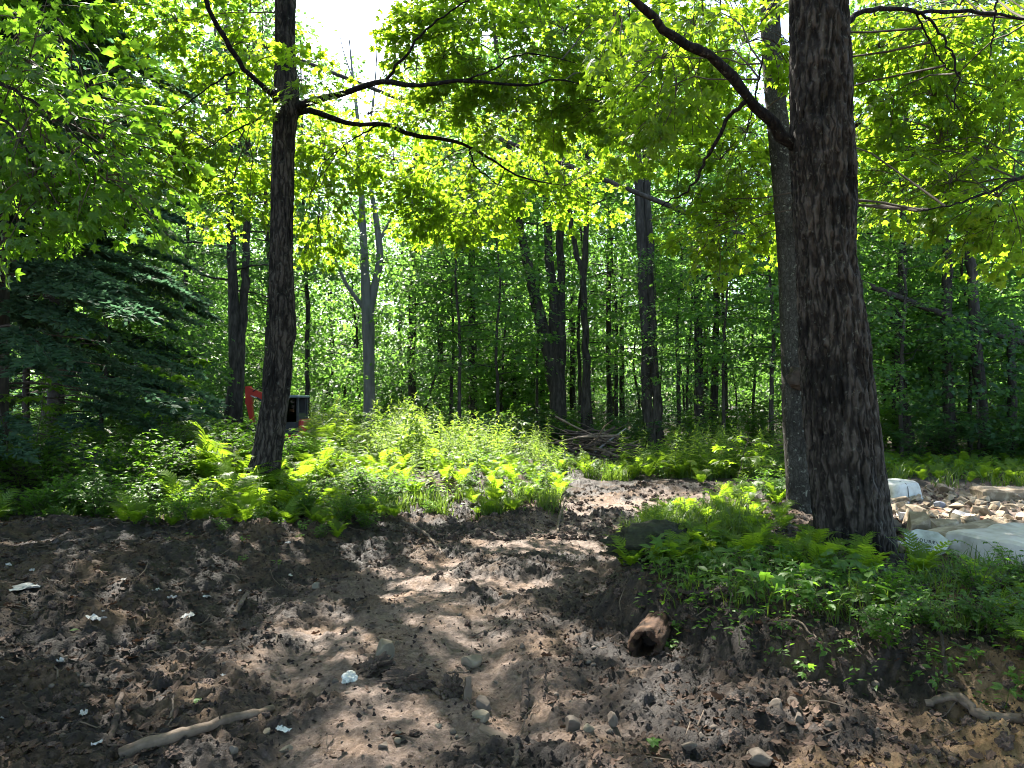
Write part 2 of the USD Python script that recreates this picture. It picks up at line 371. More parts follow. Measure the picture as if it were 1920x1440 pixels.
def poly_dist(poly, x, y):
    """Signed distance (positive inside) on a coarse grid, interpolated."""
    from scipy.ndimage import map_coordinates
    gx, gy = np.linspace(-15, 15, 241), np.linspace(-2, 24, 209)
    if not hasattr(poly_dist, poly.wkt):
        import shapely
        X, Y = np.meshgrid(gx, gy, indexing='ij')
        pts = shapely.points(X.ravel(), Y.ravel())
        d = shapely.distance(poly.exterior, pts)
        d = np.where(shapely.contains(poly, pts), d, -d).reshape(X.shape)
        setattr(poly_dist, poly.wkt, d)
    d = getattr(poly_dist, poly.wkt)
    return map_coordinates(d, [np.clip((np.asarray(x) + 15) / 30 * 240, 0, 240), np.clip((np.asarray(y) + 2) / 26 * 208, 0, 208)], order=1)


def path_dist(x, y):
    d, i = PATH_TREE.query(np.stack([np.ravel(x), np.ravel(y)], -1))
    return d.reshape(np.shape(x))


def sstep(a, b, x):
    t = np.clip((x - a) / (b - a), 0, 1)
    return t * t * (3 - 2 * t)


def n2(x, y, s, seed, oc=3):
    return meshkit.fbm(np.stack([np.asarray(x, float) * s, np.asarray(y, float) * s, np.zeros(np.shape(x))], -1), oc, seed) - .5


def churn(x, y):
    """Where the track's packed soil is torn up."""
    return sstep(.03, .12, n2(x, y, 1.6, 77)) * sstep(15, 13, y)


def gh(x, y, fine=True):
    x, y = np.asarray(x, float), np.asarray(y, float)
    pd = path_dist(x, y)
    h = .26 * sstep(-.10, .32, poly_dist(BANK, x, y) + .25 * n2(x, y, 2.2, 4))
    h = h + .30 * sstep(-.3, 1.6, poly_dist(MOUND, x, y) + .4 * n2(x, y, 1.2, 6))
    h = h + .30 * sstep(1.1, 2.6, pd + .4 * n2(x, y, 1.1, 81)) * (x < 0) * sstep(10, 7, y)
    far = sstep(18, 40, y)
    h = h + far * 1.6 * n2(x, y, .06, 8) + .10 * n2(x, y, .5, 9)
    h = h - .35 * sstep(3.5, 9, np.abs(x + 5)) * 0
    if fine:
        near = sstep(17, 12, y)
        rough = .45 + .55 * sstep(.5, 1.5, pd)
        h = h + near * rough * (.10 * n2(x, y, 2.3, 21) + .075 * n2(x, y, 6.5, 22) + .06 * np.maximum(n2(x, y, 13, 23), -.1))
        h = h + near * (.022 * n2(x, y, 30, 24, 2))
        # ruts left by tracks, along the path
        ch = churn(x, y)
        h = h + near * ch * (.02 + .10 * np.abs(n2(x, y, 12, 27)) + .05 * n2(x, y, 28, 28, 2))
        h = h + near * (.35 + .65 * np.maximum(ch, sstep(.5, 1.2, pd))) * (.045 * np.abs(n2(x, y, 19, 61, 2)) + .030 * np.abs(n2(x, y, 36, 62, 1)))
        rut = np.exp(-((pd - .55) / .16) ** 2)
        h = h - near * .04 * rut * (1 + .8 * n2(x, y, 3, 25)) + near * .028 * np.exp(-((pd - .86) / .13) ** 2) * (1 + 2.2 * n2(x, y, 5, 29))
        ridge = np.exp(-((pd - .15) / .22) ** 2) * sstep(7, 5, y)
        h = h + near * .022 * ridge * (1 + 1.6 * n2(x, y, 3, 26))
    return h


def grid_axis(segs):
    out = [segs[0][0]]
    for a, b, s0, s1 in segs:
        x, t = a, []
        while x < b - 1e-9:
            s = s0 + (s1 - s0) * (x - a) / (b - a)
            x = min(x + s, b)
            t.append(x)
        out += t
    return np.array(out)


gx = grid_axis([(-120, -20, 10, 3), (-20, -5, 1.2, .10), (-5, -2.8, .05, .016), (-2.8, 3.0, .0145, .0145), (3.0, 9, .016, .08), (9, 20, .15, 1.2), (20, 120, 3, 10)])
gy = grid_axis([(-40, -2, 6, .6), (-2, 2.2, .3, .05), (2.2, 6.5, .0125, .018), (6.5, 14, .022, .07), (14, 30, .12, .8), (30, 160, 1.5, 8)])
GX, GY = np.meshgrid(gx, gy, indexing='ij')
GZ = gh(GX, GY)
GZ = GZ + np.random.default_rng(12).normal(0, 1, GX.shape) * .0032 * sstep(11, 5, GY) * (GY > 1.5)
ni, nj = GX.shape
i, j = np.meshgrid(np.arange(ni - 1), np.arange(nj - 1), indexing='ij')
gf = np.stack([i * nj + j, (i + 1) * nj + j, (i + 1) * nj + j + 1, i * nj + j + 1], -1).reshape(-1, 4)
PD = path_dist(GX, GY)
track = sstep(1.4, .5, PD + .5 * n2(GX, GY, 1.3, 31)) * .95 * (1 - .5 * sstep(.1, .3, n2(GX, GY, 3.1, 33)))
track = track * (1 - .85 * churn(GX, GY))
track = np.maximum(track, .75 * sstep(0, 1, poly_dist(sg.Polygon([(4.3, 7.7), (9, 7.6), (13, 8), (13, 13.2), (5, 13.2)]), GX, GY) + .3))
track = np.where(GY > 16, .1, track)
sand = .95 * sstep(.0, .8, (GX - 1.1) * .9 + (3.75 - GY) * 1.6 - .7 + 1.5 * n2(GX, GY, 2, 35)) * (GY < 4.6) * (GX < 6)
gm = usdkit.mesh(stage, '/World/ground', (np.stack([GX, GY, GZ], -1).reshape(-1, 3), gf), M['soil'], True)
for nm, val in (('track', track), ('sand', sand)):
    UsdGeom.PrimvarsAPI(gm).CreatePrimvar(nm, Sdf.ValueTypeNames.FloatArray, 'vertex').Set(Vt.FloatArray.FromNumpy(val.astype(np.float32).ravel()))
keys(gm.GetPrim(), 'churned brown dirt ground of the clearing and forest floor', 'ground', kind='structure')


def gh(x, y):
    """Height of the ground mesh, read off its grid."""
    x, y = np.asarray(x, float), np.asarray(y, float)
    a, b = np.clip(np.searchsorted(gx, x) - 1, 0, ni - 2), np.clip(np.searchsorted(gy, y) - 1, 0, nj - 2)
    u, v = np.clip((x - gx[a]) / (gx[a + 1] - gx[a]), 0, 1), np.clip((y - gy[b]) / (gy[b + 1] - gy[b]), 0, 1)
    return (GZ[a, b] * (1 - u) + GZ[a + 1, b] * u) * (1 - v) + (GZ[a, b + 1] * (1 - u) + GZ[a + 1, b + 1] * u) * v


def gz(x, y):
    return float(gh(x, y))


def ground_at(u, v):
    """The ground point seen at a pixel."""
    Y = 6.0
    for _ in range(12):
        z = gz((u - 960) / FPX * Y, Y)
        dz = math.tan(PITCH + math.atan((720 - v) / FPX))
        Y = .5 * Y + .5 * (z - EYE) / min(dz, -.02)
    p = at(u, v, Y)
    return np.array([p[0], p[1], gz(p[0], p[1])])

# ---------------------------------------------------------------- near trees
class Foliage:
    def __init__(self, seed, k=1.0):
        self.k = k
        self.r = np.random.default_rng(seed)
        self.P, self.D, self.N, self.S, self.T = [], [], [], [], []

    def spray(self, base, heading, L, n, size, droop=.25):
        """A leafy twig: leaves in pairs either side of a twig lying nearly flat."""
        r = self.r
        h = unit(heading + r.normal(0, .12, 3))
        up = unit(np.array([0, 0, 1.0]) + r.normal(0, .22, 3))
        l = unit(np.cross(up, h))
        up = np.cross(h, l)
        t = np.sqrt(r.uniform(.03, 1, n))
        side = np.where(np.arange(n) % 2, 1.0, -1.0)
        reach = side * np.abs(r.normal(0, .30, n)) * L * (1.15 - .7 * t)
        p = base + h * (t * L)[:, None] + l * reach[:, None] + up * (-(t ** 2) * L * droop - np.abs(reach) * .15 + r.normal(0, .035, n))[:, None]
        d = h * (.7 * t + .25)[:, None] + l * (side * .9 * (1.1 - .6 * t))[:, None] - up * .35 + r.normal(0, .3, (n, 3))
        nn = up + r.normal(0, .33, (n, 3))
        self.P.append(p), self.D.append(unit(d)), self.N.append(unit(nn)), self.S.append(size * r.uniform(.62, 1.2, n))
        if L > .3:
            k = np.linspace(0, 1, 4)[:, None]
            self.T.append(tube(base + h * k * L * .9 - up * k ** 2 * L * droop * .9, np.linspace(.0045, .002, 4) * (1 + L), 3, False))

    def pad(self, limbs, c, R, n, size, L=.5, per=20):
        """A mass of sprays about c, on a branch that leaves the nearest limb."""
        r = self.r
        pts = np.vstack(limbs)
        d = np.linalg.norm(pts - c, axis=1)
        a = pts[np.argmin(d + r.uniform(0, .25, len(d)))]
        out = c - a
        dist = np.linalg.norm(out)
        mid = a + out * .5 + np.array([0, 0, .10 * dist]) + r.normal(0, .05 * dist, 3)
        if dist > .15:
            br = smooth_line([a, mid, c], 7)
            br[1:-1] += r.normal(0, .02, (5, 3))
            self.T.append(tube(br, np.linspace(.005 + .003 * dist, .004, 7), 5, False))
        head = unit(out * [1, 1, .3] + 1e-6)
        for _ in range(max(1, int(n * self.k / per))):
            o = r.normal(0, .6, 3)
            o /= max(1, np.linalg.norm(o))
            b = c + o * R
            hd = unit(head * .7 + unit(o * R + 1e-6) * .8 + np.array([0, 0, -.1]))
            self.spray(b, hd, L * r.uniform(.7, 1.2), per, size)
            if r.uniform() < .5:
                k = np.linspace(0, 1, 4)[:, None]
                self.T.append(tube(c + (b - c) * k + np.array([0, 0, .08]) * np.sin(k * 3.1), np.linspace(.006, .0035, 4), 3, False))

    def arrays(self):
        return np.vstack(self.P), np.vstack(self.D), np.vstack(self.N), np.concatenate(self.S)

    def build(self, root, mat, n_single=300, far=None):
        P, D, N, S = self.arrays()
        Y = np.maximum(P[:, 1], .5)
        u, v = 960 + P[:, 0] / P[:, 1] * FPX, 745 - (P[:, 2] - EYE) / P[:, 1] * FPX
        seen = (P[:, 1] > 1) & (u > 5) & (u < 1915) & (v > 5) & (v < 1400)
        big = np.argsort(-np.where(seen, S / Y, 0))[:n_single]
        for k in big:
            part(root, 'leaf', leaves(P[k:k + 1], D[k:k + 1], N[k:k + 1], S[k:k + 1], MAPLE), mat)
        rest = np.setdiff1d(np.arange(len(P)), big)
        near = rest[seen[rest] & (Y[rest] < 13)]
        rest = np.setdiff1d(rest, near)
        part(root, 'crown', join([leaves(P[near], D[near], N[near], S[near], MAPLE_MID), leaves(P[rest], D[rest], N[rest], S[rest], STAR)]), mat, kind='stuff')
        if self.T:
            part(root, 'twigs', join(self.T), 'twig_bark', True, kind='stuff')

    def high(self, c, R, n, size=.13, per=16):
        """The part of the crown above the picture."""
        r = self.r
        for _ in range(int(n / per)):
            o = r.normal(0, .6, 3)
            o /= max(1, np.linalg.norm(o))
            self.spray(c + o * R, unit(np.array([o[0], o[1], -.1]) + 1e-6), .29, per, size)
            self.P[-1] = c + o * R + (self.P[-1] - c - o * R) * 2.6


def px_trunk(edges, Y, top_z, top_r, top_shift=(0, 0), base_v=None):
    """Centre line and radii of a trunk from its two edges in the photograph, at distance Y, carried down to the ground and up to its top."""
    pts, rad = [], []
    for v, a, b in edges:
        p = at((a + b) / 2, v, Y)
        pts.append(p)
        rad.append((b - a) / 2 / FPX * Y)
    pts, rad = np.array(pts)[::-1], np.array(rad)[::-1]          # from the ground upwards
    g = gz(pts[0][0], Y)
    if pts[0][2] > g + .05:
        slope = (pts[0] - pts[1]) / max(pts[0][2] - pts[1][2], -9) if False else (pts[0] - pts[2]) / abs(pts[0][2] - pts[2][2])
        pts = np.vstack([pts[0] + slope * (pts[0][2] - g), pts])
        rad = np.concatenate([[rad[0] * 1.05], rad])
    pts = np.vstack([pts[0] - [0, 0, .25], pts])
    rad = np.concatenate([[rad[0]], rad])
    n = 6
    d = unit(pts[-1] - pts[-4])
    top = pts[-1] + d * (top_z - pts[-1][2]) / d[2] + np.array([top_shift[0], top_shift[1], 0])
    k = np.linspace(0, 1, n)[1:, None]
    return np.vstack([pts, pts[-1] + (top - pts[-1]) * k]), np.concatenate([rad, rad[-1] + (top_r - rad[-1]) * k[:, 0]])


def px_limb(pp, Y, n=24):
    """pp: (u, v, dY, width in pixels)."""
    q = np.array([[*at(u, v, Y + d), w / 2 / FPX * (Y + d)] for u, v, d, w in pp])
    s = smooth_line(q, n)
    return s[:, :3], np.maximum(s[:, 3] * .82, .004)


def limb_mesh(p, r, seed=0, sides=10):
    rg = np.random.default_rng(seed)
    q = p.copy()
    q[2:-1] += rg.normal(0, .008, (len(p) - 3, 3))
    return tube(q, r * (1 + rg.normal(0, .06, len(r))), sides)


def near_tree(name, label, edges, Y, mat, limbs, pads, seed, top_z, top_r, amp, flare, leafmat, leafsize, high=(), sides=150, rings=420, fx=14., fz=1.6, n_single=300, top_shift=(0, 0), wob=.02, group=None, dens=1.0):
    t = thing(name, label, 'tree', group=group)
    pts, rad = px_trunk(edges, Y, top_z, top_r, top_shift)
    bark_part(t, bark_tube(pts, rad, rings, sides, amp, fx, fz, seed, flare, wob), mat)
    F = Foliage(seed, dens)
    L = []
    for k, pp in enumerate(limbs):
        p, r = px_limb(pp, Y)
        part(t, 'limb', limb_mesh(p, r, seed + k), mat, True)
        L.append(p)
    up = smooth_line(pts[-7:], 30)
    L.append(up)
    for u, v, dY, ru, rv, n, *sz in pads:
        if name == 'left_maple_tree':
            dY += 1.2 if u > 570 else 1.7 if u < 540 else 0
        if name == 'big_maple_tree' and 1310 < u < 1460 and v > 150:
            dY += 1.5
        if name == 'overhanging_maple_tree':
            n *= .75
        yy = Y + dY
        c = at(u, v, yy)
        F.pad(L, c, np.array([ru / FPX * yy, .9 * ru / FPX * yy, rv / FPX * yy]), n, sz[0] if sz else leafsize)
    for c, R, n in high:
        F.high(np.array(c, float), np.array(R, float), n)
    F.build(t, leafmat, n_single)
    return t


A_EDGES = [(0, 518, 552), (100, 518, 551), (190, 514, 560), (250, 514, 552), (330, 511, 549), (400, 510, 548), (480, 508, 547), (560, 507, 550), (620, 508, 553), (660, 504, 546), (700, 500, 545), (760, 492, 537), (800, 485, 533), (850, 476, 526), (890, 468, 521), (930, 462, 518)]
near_tree('left_maple_tree', 'dark barked maple trunk standing among ferns left of the track with two limbs reaching right', A_EDGES, 10.4, 'maple_bark', [
    [(548, 205, 0, 22), (585, 190, -.1, 17), (640, 176, -.3, 14), (690, 158, -.5, 13), (722, 153, -.6, 12), (780, 160, -.8, 10), (870, 151, -1.0, 8), (985, 162, -1.2, 6), (1040, 150, -1.3, 4), (1130, 165, -1.4, 2)],
    [(550, 212, 0, 20), (590, 208, .2, 14), (650, 231, .4, 12), (725, 234, .6, 10), (765, 250, .7, 10), (845, 263, .9, 8), (884, 278, 1.0, 7), (925, 300, 1.1, 5), (980, 335, 1.2, 4), (1060, 348, 1.3, 2)],
    [(530, 195, -.1, 18), (490, 160, -.4, 13), (450, 120, -.7, 12), (420, 70, -.9, 12), (395, 25, -1.1, 11), (375, -30, -1.3, 10), (330, -90, -1.5, 6)],
    [(722, 153, -.6, 8), (765, 98, -.9, 6), (805, 50, -1.1, 5), (870, 5, -1.3, 4), (930, -40, -1.5, 3)],
    [(880, 276, 1.0, 5), (890, 310, .9, 4), (930, 345, .8, 2.5)],
    [(705, 236, .5, 4), (660, 262, .3, 3), (630, 285, .2, 2)],
    [(870, 151, -1.0, 5), (915, 135, -1.2, 4), (980, 100, -1.4, 3.5), (1080, 118, -1.5, 2)],
    [(520, 195, 0, 6), (480, 225, -.3, 4), (430, 250, -.5, 3), (380, 282, -.7, 2)],
    [(440, 135, -.6, 6), (415, 147, -.7, 4), (370, 180, -.9, 3), (320, 215, -1.1, 2)],
    [(1000, -120, 1.0, 5), (860, 30, .6, 4), (940, 110, .4, 2.5)], ],
    [(430, 90, -.9, 70, 45, 300), (330, 40, -1.4, 70, 40, 240), (500, 50, -.6, 45, 45, 240), (470, 170, -.4, 60, 35, 240), (560, 155, -.5, 40, 30, 160),
     (380, 200, -.8, 60, 35, 240), (300, 240, -1.1, 60, 35, 260), (400, 270, -.6, 60, 28, 260), (330, 290, -.9, 45, 22, 160), (480, 290, -.4, 50, 25, 180), (440, 330, -.4, 45, 20, 150),
     (470, 375, -.4, 50, 25, 200), (580, 370, .2, 50, 45, 260), (595, 430, .2, 35, 30, 160), (430, 395, -.3, 30, 12, 60), (610, 300, .3, 50, 30, 200), (600, 255, .3, 45, 25, 150),
     (760, 130, -.8, 40, 30, 200), (820, 50, -1.0, 45, 40, 300), (830, 110, -1.2, 70, 40, 320), (900, 50, -1.4, 80, 45, 380), (980, 110, -1.5, 80, 40, 360), (1060, 60, -1.5, 80, 45, 380), (1150, 120, -1.6, 80, 45, 380),
     (690, 215, -.3, 55, 22, 240), (790, 205, -.3, 70, 30, 320), (880, 200, -.6, 70, 35, 340), (970, 210, -.8, 70, 35, 340), (1060, 200, -1.1, 80, 35, 360), (1150, 210, -1.3, 70, 35, 300),
     (650, 290, .4, 50, 30, 220), (740, 300, .6, 60, 35, 280), (830, 310, .8, 60, 32, 280), (900, 360, .9, 60, 32, 280), (980, 270, .8, 70, 35, 320), (1060, 290, .9, 70, 35, 320), (1010, 350, 1.2, 60, 30, 260), (1090, 370, 1.4, 55, 28, 200),
     (790, 375, .8, 55, 30, 240), (830, 400, .9, 60, 28, 240), (900, 420, 1.0, 50, 24, 180), (1210, 270, -.8, 50, 30, 180), (1180, 30, -1.5, 70, 40, 260), (930, -15, .2, 90, 30, 180), (1060, -10, .2, 90, 35, 200), (850, 15, .0, 50, 30, 180), (1150, 100, .6, 70, 40, 220)],
    11, 15.5, .05, .022, .11, 'maple_leaf', .10,
    high=[((-2.1, 11.4, 11.2), (2.0, 1.7, 1.8), 3800)], fx=12, fz=1.7, dens=1.95)

B_EDGES = [(0, 1486, 1580), (100, 1489, 1588), (200, 1491, 1591), (270, 1488, 1593), (330, 1491, 1597), (400, 1494, 1596), (480, 1501, 1597), (560, 1504, 1609), (640, 1507, 1621), (700, 1512, 1626), (800, 1519, 1636), (900, 1529, 1645), (960, 1535, 1652), (1030, 1545, 1656)]
near_tree('big_maple_tree', 'thick dark furrowed maple trunk, nearest and widest of the two right of the track', B_EDGES, 6.2, 'maple_bark', [
    [(1505, 285, .05, 36), (1478, 262, 0, 28), (1440, 222, -.1, 27), (1405, 185, -.2, 26), (1370, 140, -.3, 25), (1320, 100, -.4, 24), (1270, 72, -.5, 22), (1225, 35, -.6, 20), (1180, -5, -.7, 18), (1120, -60, -.8, 14), (1000, -120, -.9, 8)],
    [(1398, 190, -.2, 12), (1370, 215, -.1, 10), (1345, 262, 0, 9), (1320, 305, .1, 8), (1300, 345, .2, 6), (1270, 368, .3, 4), (1240, 388, .35, 2.5)],
    [(1575, 50, 0, 20), (1610, 28, .1, 13), (1655, 15, .2, 11), (1720, 21, .3, 9), (1800, 22, .4, 8), (1860, 26, .5, 7), (1925, 38, .6, 6), (2000, 60, .7, 3)],
    [(1715, 20, .3, 7), (1750, 45, .3, 6), (1780, 90, .25, 5), (1794, 140, .2, 4), (1790, 205, .2, 2.5)],
    [(1960, 318, 1.2, 9), (1900, 338, 1.1, 8), (1840, 365, 1.0, 6), (1780, 385, .9, 4), (1720, 396, .9, 2.5)],
    [(1590, 245, 0, 7), (1602, 237, -.05, 5), (1613, 231, -.1, 4)],
    [(1715, 18, .3, 5), (1740, 70, .5, 4), (1770, 120, .6, 3), (1800, 140, .7, 2)],
    [(1870, -10, .5, 5), (1862, 60, .5, 4), (1855, 110, .5, 3)],
    [(1430, 110, .1, 4), (1418, 180, .1, 4), (1405, 230, 0, 3), (1395, 265, 0, 2)], ],
    [(1400, 250, 1.4, 55, 40, 220), (1340, 180, 1.2, 55, 40, 220), (1420, 330, 1.6, 55, 45, 240), (1350, 300, 1.4, 55, 40, 200), (1380, 420, 1.5, 50, 32, 180), (1440, 400, 1.9, 40, 40, 160), (1330, 440, 1.3, 25, 25, 70), (1390, 460, 1.4, 25, 15, 60),
     (1400, 80, 1.3, 70, 50, 240), (1300, 50, 1.0, 60, 40, 200), (1240, 110, .8, 60, 40, 180), (1240, 200, 1.0, 50, 35, 140), (1150, 30, -.6, 50, 18, 40), (1320, 380, 1.6, 40, 25, 100),
     (1650, 90, 2.2, 60, 40, 200), (1740, 80, 2.0, 60, 40, 220), (1840, 90, 2.1, 70, 45, 260), (1660, 190, 2.4, 60, 40, 260), (1750, 180, 2.2, 60, 40, 260), (1850, 190, 2.2, 70, 40, 280),
     (1670, 280, 2.6, 60, 36, 240), (1760, 270, 2.2, 60, 40, 280), (1850, 280, 2.0, 70, 40, 280), (1690, 350, 2.6, 50, 28, 160), (1780, 345, 1.6, 60, 25, 200), (1870, 370, 1.4, 60, 30, 220), (1900, 430, 1.6, 50, 30, 160), (1640, 30, 2.2, 40, 30, 100), (1800, 10, 1.6, 70, 25, 160), (1320, 0, 1.6, 70, 40, 240), (1700, 20, 2.6, 70, 40, 220), (1880, 20, 2.4, 70, 40, 220), (1270, 160, 1.6, 60, 40, 200)],
    23, 15, .06, .036, .11, 'maple_leaf', .095,
    high=[((3.2, 6.4, 10.5), (2.2, 2.2, 2.6), 1500)], sides=280, rings=600, fx=12, fz=1.5, wob=.035, dens=1.75)

C_EDGES = [(0, 1425, 1458), (100, 1430, 1465), (200, 1437, 1474), (300, 1445, 1489), (400, 1453, 1500), (500, 1461, 1512), (600, 1463, 1518), (700, 1467, 1522), (800, 1470, 1527), (900, 1475, 1531), (985, 1479, 1537)]
ct = near_tree('grey_maple_tree', 'smoother grey trunk with a dark burl, just behind and left of the thick trunk', C_EDGES, 8.6, 'grey_bark', [], [(1440, -60, .3, 60, 25, 100)],
               31, 15.5, .05, .005, .09, 'maple_leaf', .11, high=[((.8, 11.2, 9.6), (1.9, 1.7, 1.4), 2600)], sides=90, rings=260, fx=12, fz=4, n_single=0, wob=.02)
bm = blob((.13, .10, .13), 3, .4, 2.2, 3)
bp = at(1497, 708, 8.6 - .2)
part(ct, 'burl', (bm[0] + bp, bm[1]), 'dark_wood', True)

# the maple whose branches hang in at the left edge; its trunk stands left of the picture
D_EDGES = [(0, -330, -230), (500, -340, -235), (900, -350, -240)]
near_tree('overhanging_maple_tree', 'maple hanging broad deep green leaf sprays in from the left edge', D_EDGES, 6.0, 'maple_bark', [
    [(-280, 60, 0, 26), (-160, 95, -.2, 18), (-60, 130, -.4, 12), (0, 155, -.5, 9), (70, 195, -.6, 7), (140, 250, -.7, 5), (190, 300, -.8, 3)],
    [(-280, 160, 0, 22), (-120, 190, -.2, 14), (0, 222, -.5, 8), (40, 265, -.6, 6), (60, 300, -.6, 4), (75, 350, -.6, 2)],
    [(-280, -60, 0, 24), (-120, -40, -.1, 14), (20, -10, -.3, 8), (110, 40, -.4, 5), (150, 90, -.5, 3)]],
    [(60, 40, -.3, 45, 28, 120), (120, 85, -.4, 40, 28, 120), (30, 100, -.4, 45, 30, 130), (70, 150, -.5, 50, 28, 150), (140, 170, -.6, 45, 25, 130), (30, 190, -.5, 45, 28, 140), (100, 230, -.6, 55, 28, 170), (190, 260, -.7, 50, 25, 140),
     (40, 270, -.6, 50, 28, 160), (130, 300, -.7, 55, 28, 170), (200, 340, -.8, 38, 20, 90), (60, 340, -.6, 50, 25, 150), (110, 385, -.6, 38, 18, 90), (30, 390, -.6, 35, 20, 80), (20, 30, .3, 40, 25, 80), (215, 300, -.7, 30, 16, 60), (-60, 250, -.4, 80, 60, 260), (-120, 60, -.2, 80, 60, 260)],
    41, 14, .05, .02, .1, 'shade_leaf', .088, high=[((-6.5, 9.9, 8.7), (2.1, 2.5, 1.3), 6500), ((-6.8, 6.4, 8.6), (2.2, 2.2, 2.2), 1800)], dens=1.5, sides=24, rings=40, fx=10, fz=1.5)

# ---------------------------------------------------------------- forest
def forest_tree(seed, pts, rad, base, R, n_limb, per_limb, per_spray, size, tmpl=KITE, top_pow=.8, low=1.0, sides=9, droop=.12, spread=.30, trunk_amp=0.0, limb_r=.35, dens=None):
    """(trunk with its limbs, crown) of a forest tree on a given stem; leaves lie in flat tiers along the limbs."""
    r = np.random.default_rng(seed)
    pts, rad = np.asarray(pts, float), np.asarray(rad, float)
    H0, H1 = pts[0][2], pts[-1][2]
    stem = smooth_line(np.column_stack([pts, rad]), 40)
    wood = [tube(stem[:, :3] + np.column_stack([r.normal(0, .008, (40, 2)), np.zeros(40)]), stem[:, 3], sides)]
    P, D, N, S = [], [], [], []
    az = r.uniform(0, 6.28)
    for k in range(n_limb):
        t = (k + r.uniform(0, 1)) / n_limb
        z = base + (H1 - base) * t ** .9
        i = np.clip(np.searchsorted(stem[:, 2], z), 1, 39)
        p0, r0 = stem[i, :3], stem[i, 3]
        env = (low + (1 - low) * min(t * 3, 1)) * max(1 - t ** 2, .02) ** top_pow
        L = R * env * r.uniform(.65, 1.15) + .25
        az += 2.4 + r.normal(0, .3)
        el = r.uniform(.15, .6) + .5 * t
        h = np.array([math.cos(az), math.sin(az), 0])
        q = np.linspace(0, 1, 6)[:, None]
        br = p0 + h * q * L + np.array([0, 0, 1]) * (math.tan(min(el, 1.1)) * q * L * .5 - droop * (q ** 2) * L)
        br[1:] += r.normal(0, .04 * L, (5, 3)) * [1, 1, .5]
        wood.append(tube(br, np.linspace(min(r0 * limb_r * .7 + .006, .038), .006, 6), 4, False))
        m = max(2, int(per_limb * (L / R) ** 1.2 + .5))
        l = np.array([-h[1], h[0], 0])
        for _ in range(m):
            tt = r.uniform(.25, 1) ** .7
            b = br[0] + 0
            f = tt * 5
            ii = min(int(f), 4)
            b = br[ii] + (br[ii + 1] - br[ii]) * (f - ii)
            b = b + l * r.normal(0, spread * L * (.4 + .6 * (1 - abs(tt - .6)))) + np.array([0, 0, r.normal(0, .10)])
            n = per_spray
            hd = unit(h + l * r.normal(0, .7) + np.array([0, 0, r.normal(-.1, .15)]))
            up = unit(np.array([0, 0, 1.0]) + r.normal(0, .25, 3))
            ll = unit(np.cross(up, hd))
            a, c = r.uniform(-.45, .6, n), r.normal(0, .28, n)
            P.append(b + hd * a[:, None] + ll * c[:, None] + up * (r.normal(0, .06, n) - .25 * a ** 2)[:, None])
            D.append(unit(hd * (a + .5)[:, None] + ll * (c * 2)[:, None] + r.normal(0, .4, (n, 3)) - [0, 0, .3]))
            N.append(unit(up + r.normal(0, .38, (n, 3))))
            S.append(size * r.uniform(.65, 1.25, n))
    return join(wood), leaves(np.vstack(P), np.vstack(D), np.vstack(N), np.concatenate(S), tmpl)


def straight(H, r0, seed, lean=.3, n=6):
    r = np.random.default_rng(seed)
    z = np.linspace(-.3, H, n)
    w = r.normal(0, .10, (n, 2)) + np.linspace(0, 1, n)[:, None] * r.normal(0, lean, 2)
    w[0] = w[1]
    return np.column_stack([w, z]), r0 * (1 - .9 * np.linspace(0, 1, n) ** 1.1) + .006


def px_stem(pp, Y, H):
    """A stem from pixels (u, v, width) listed upwards from the base; its foot is set on the ground and it is carried up to height H."""
    q = [[*at(u, v, Y), w / 2 / FPX * Y] for u, v, w in pp]
    q = np.array(q)
    g = gz(q[0][0], Y)
    foot = q[0].copy()
    foot[2] = min(g, q[0][2]) - .25
    foot[3] *= 1.25
    d = (q[-1] - q[-2])[:3]
    d = d / max(d[2], .1)
    top = np.array([*(q[-1][:3] + d * .6 * (H - q[-1][2])), .02])
    top[2] = H
    mid = (q[-1] + top) / 2
    mid[3] = q[-1][3] * .6
    q = np.vstack([foot, q, mid, top])
    return q[:, :3], q[:, 3]


def feature(name, label, stems, Y, H, crown, mat='far_bark', leafmat='forest_leaf', cat='tree', seed=0, group=None):
    """One forest tree whose stem or stems the photograph shows; crown: keyword arguments of forest_tree for the first stem."""
    t = thing(name, label, cat, group=group)
    for k, pp in enumerate(stems):
        pts, rad = px_stem(pp, Y, H - k * 1.3)
        js = smooth_line(np.column_stack([pts, rad]), 40)
        jr = np.random.default_rng(seed + 31 * k)
        js[1:-1, :2] += jr.normal(0, .014, (38, 2))
        js[:, 3] *= 1 + jr.normal(0, .05, 40) + .25 * np.exp(-np.arange(40) / 2.0)
        pts, rad = js[:, :3], js[:, 3]
        if crown and k < crown.get('stems', 1):
            c = {a: b for a, b in crown.items() if a != 'stems'}
            w, lv = forest_tree(seed + k, pts, rad, **c)
            part(t, 'trunk', w, mat, True)
            part(t, 'crown', lv, leafmat)
        else:
            part(t, 'trunk', tube(*(lambda s: (s[:, :3], s[:, 3]))(smooth_line(np.column_stack([pts, rad]), 60)), 10), mat, True)
    return t


TALL = dict(base=5.0, R=3.0, n_limb=46, per_limb=11, per_spray=15, size=.17)
MIDC = dict(base=3.2, R=2.6, n_limb=46, per_limb=11, per_spray=15, size=.16)
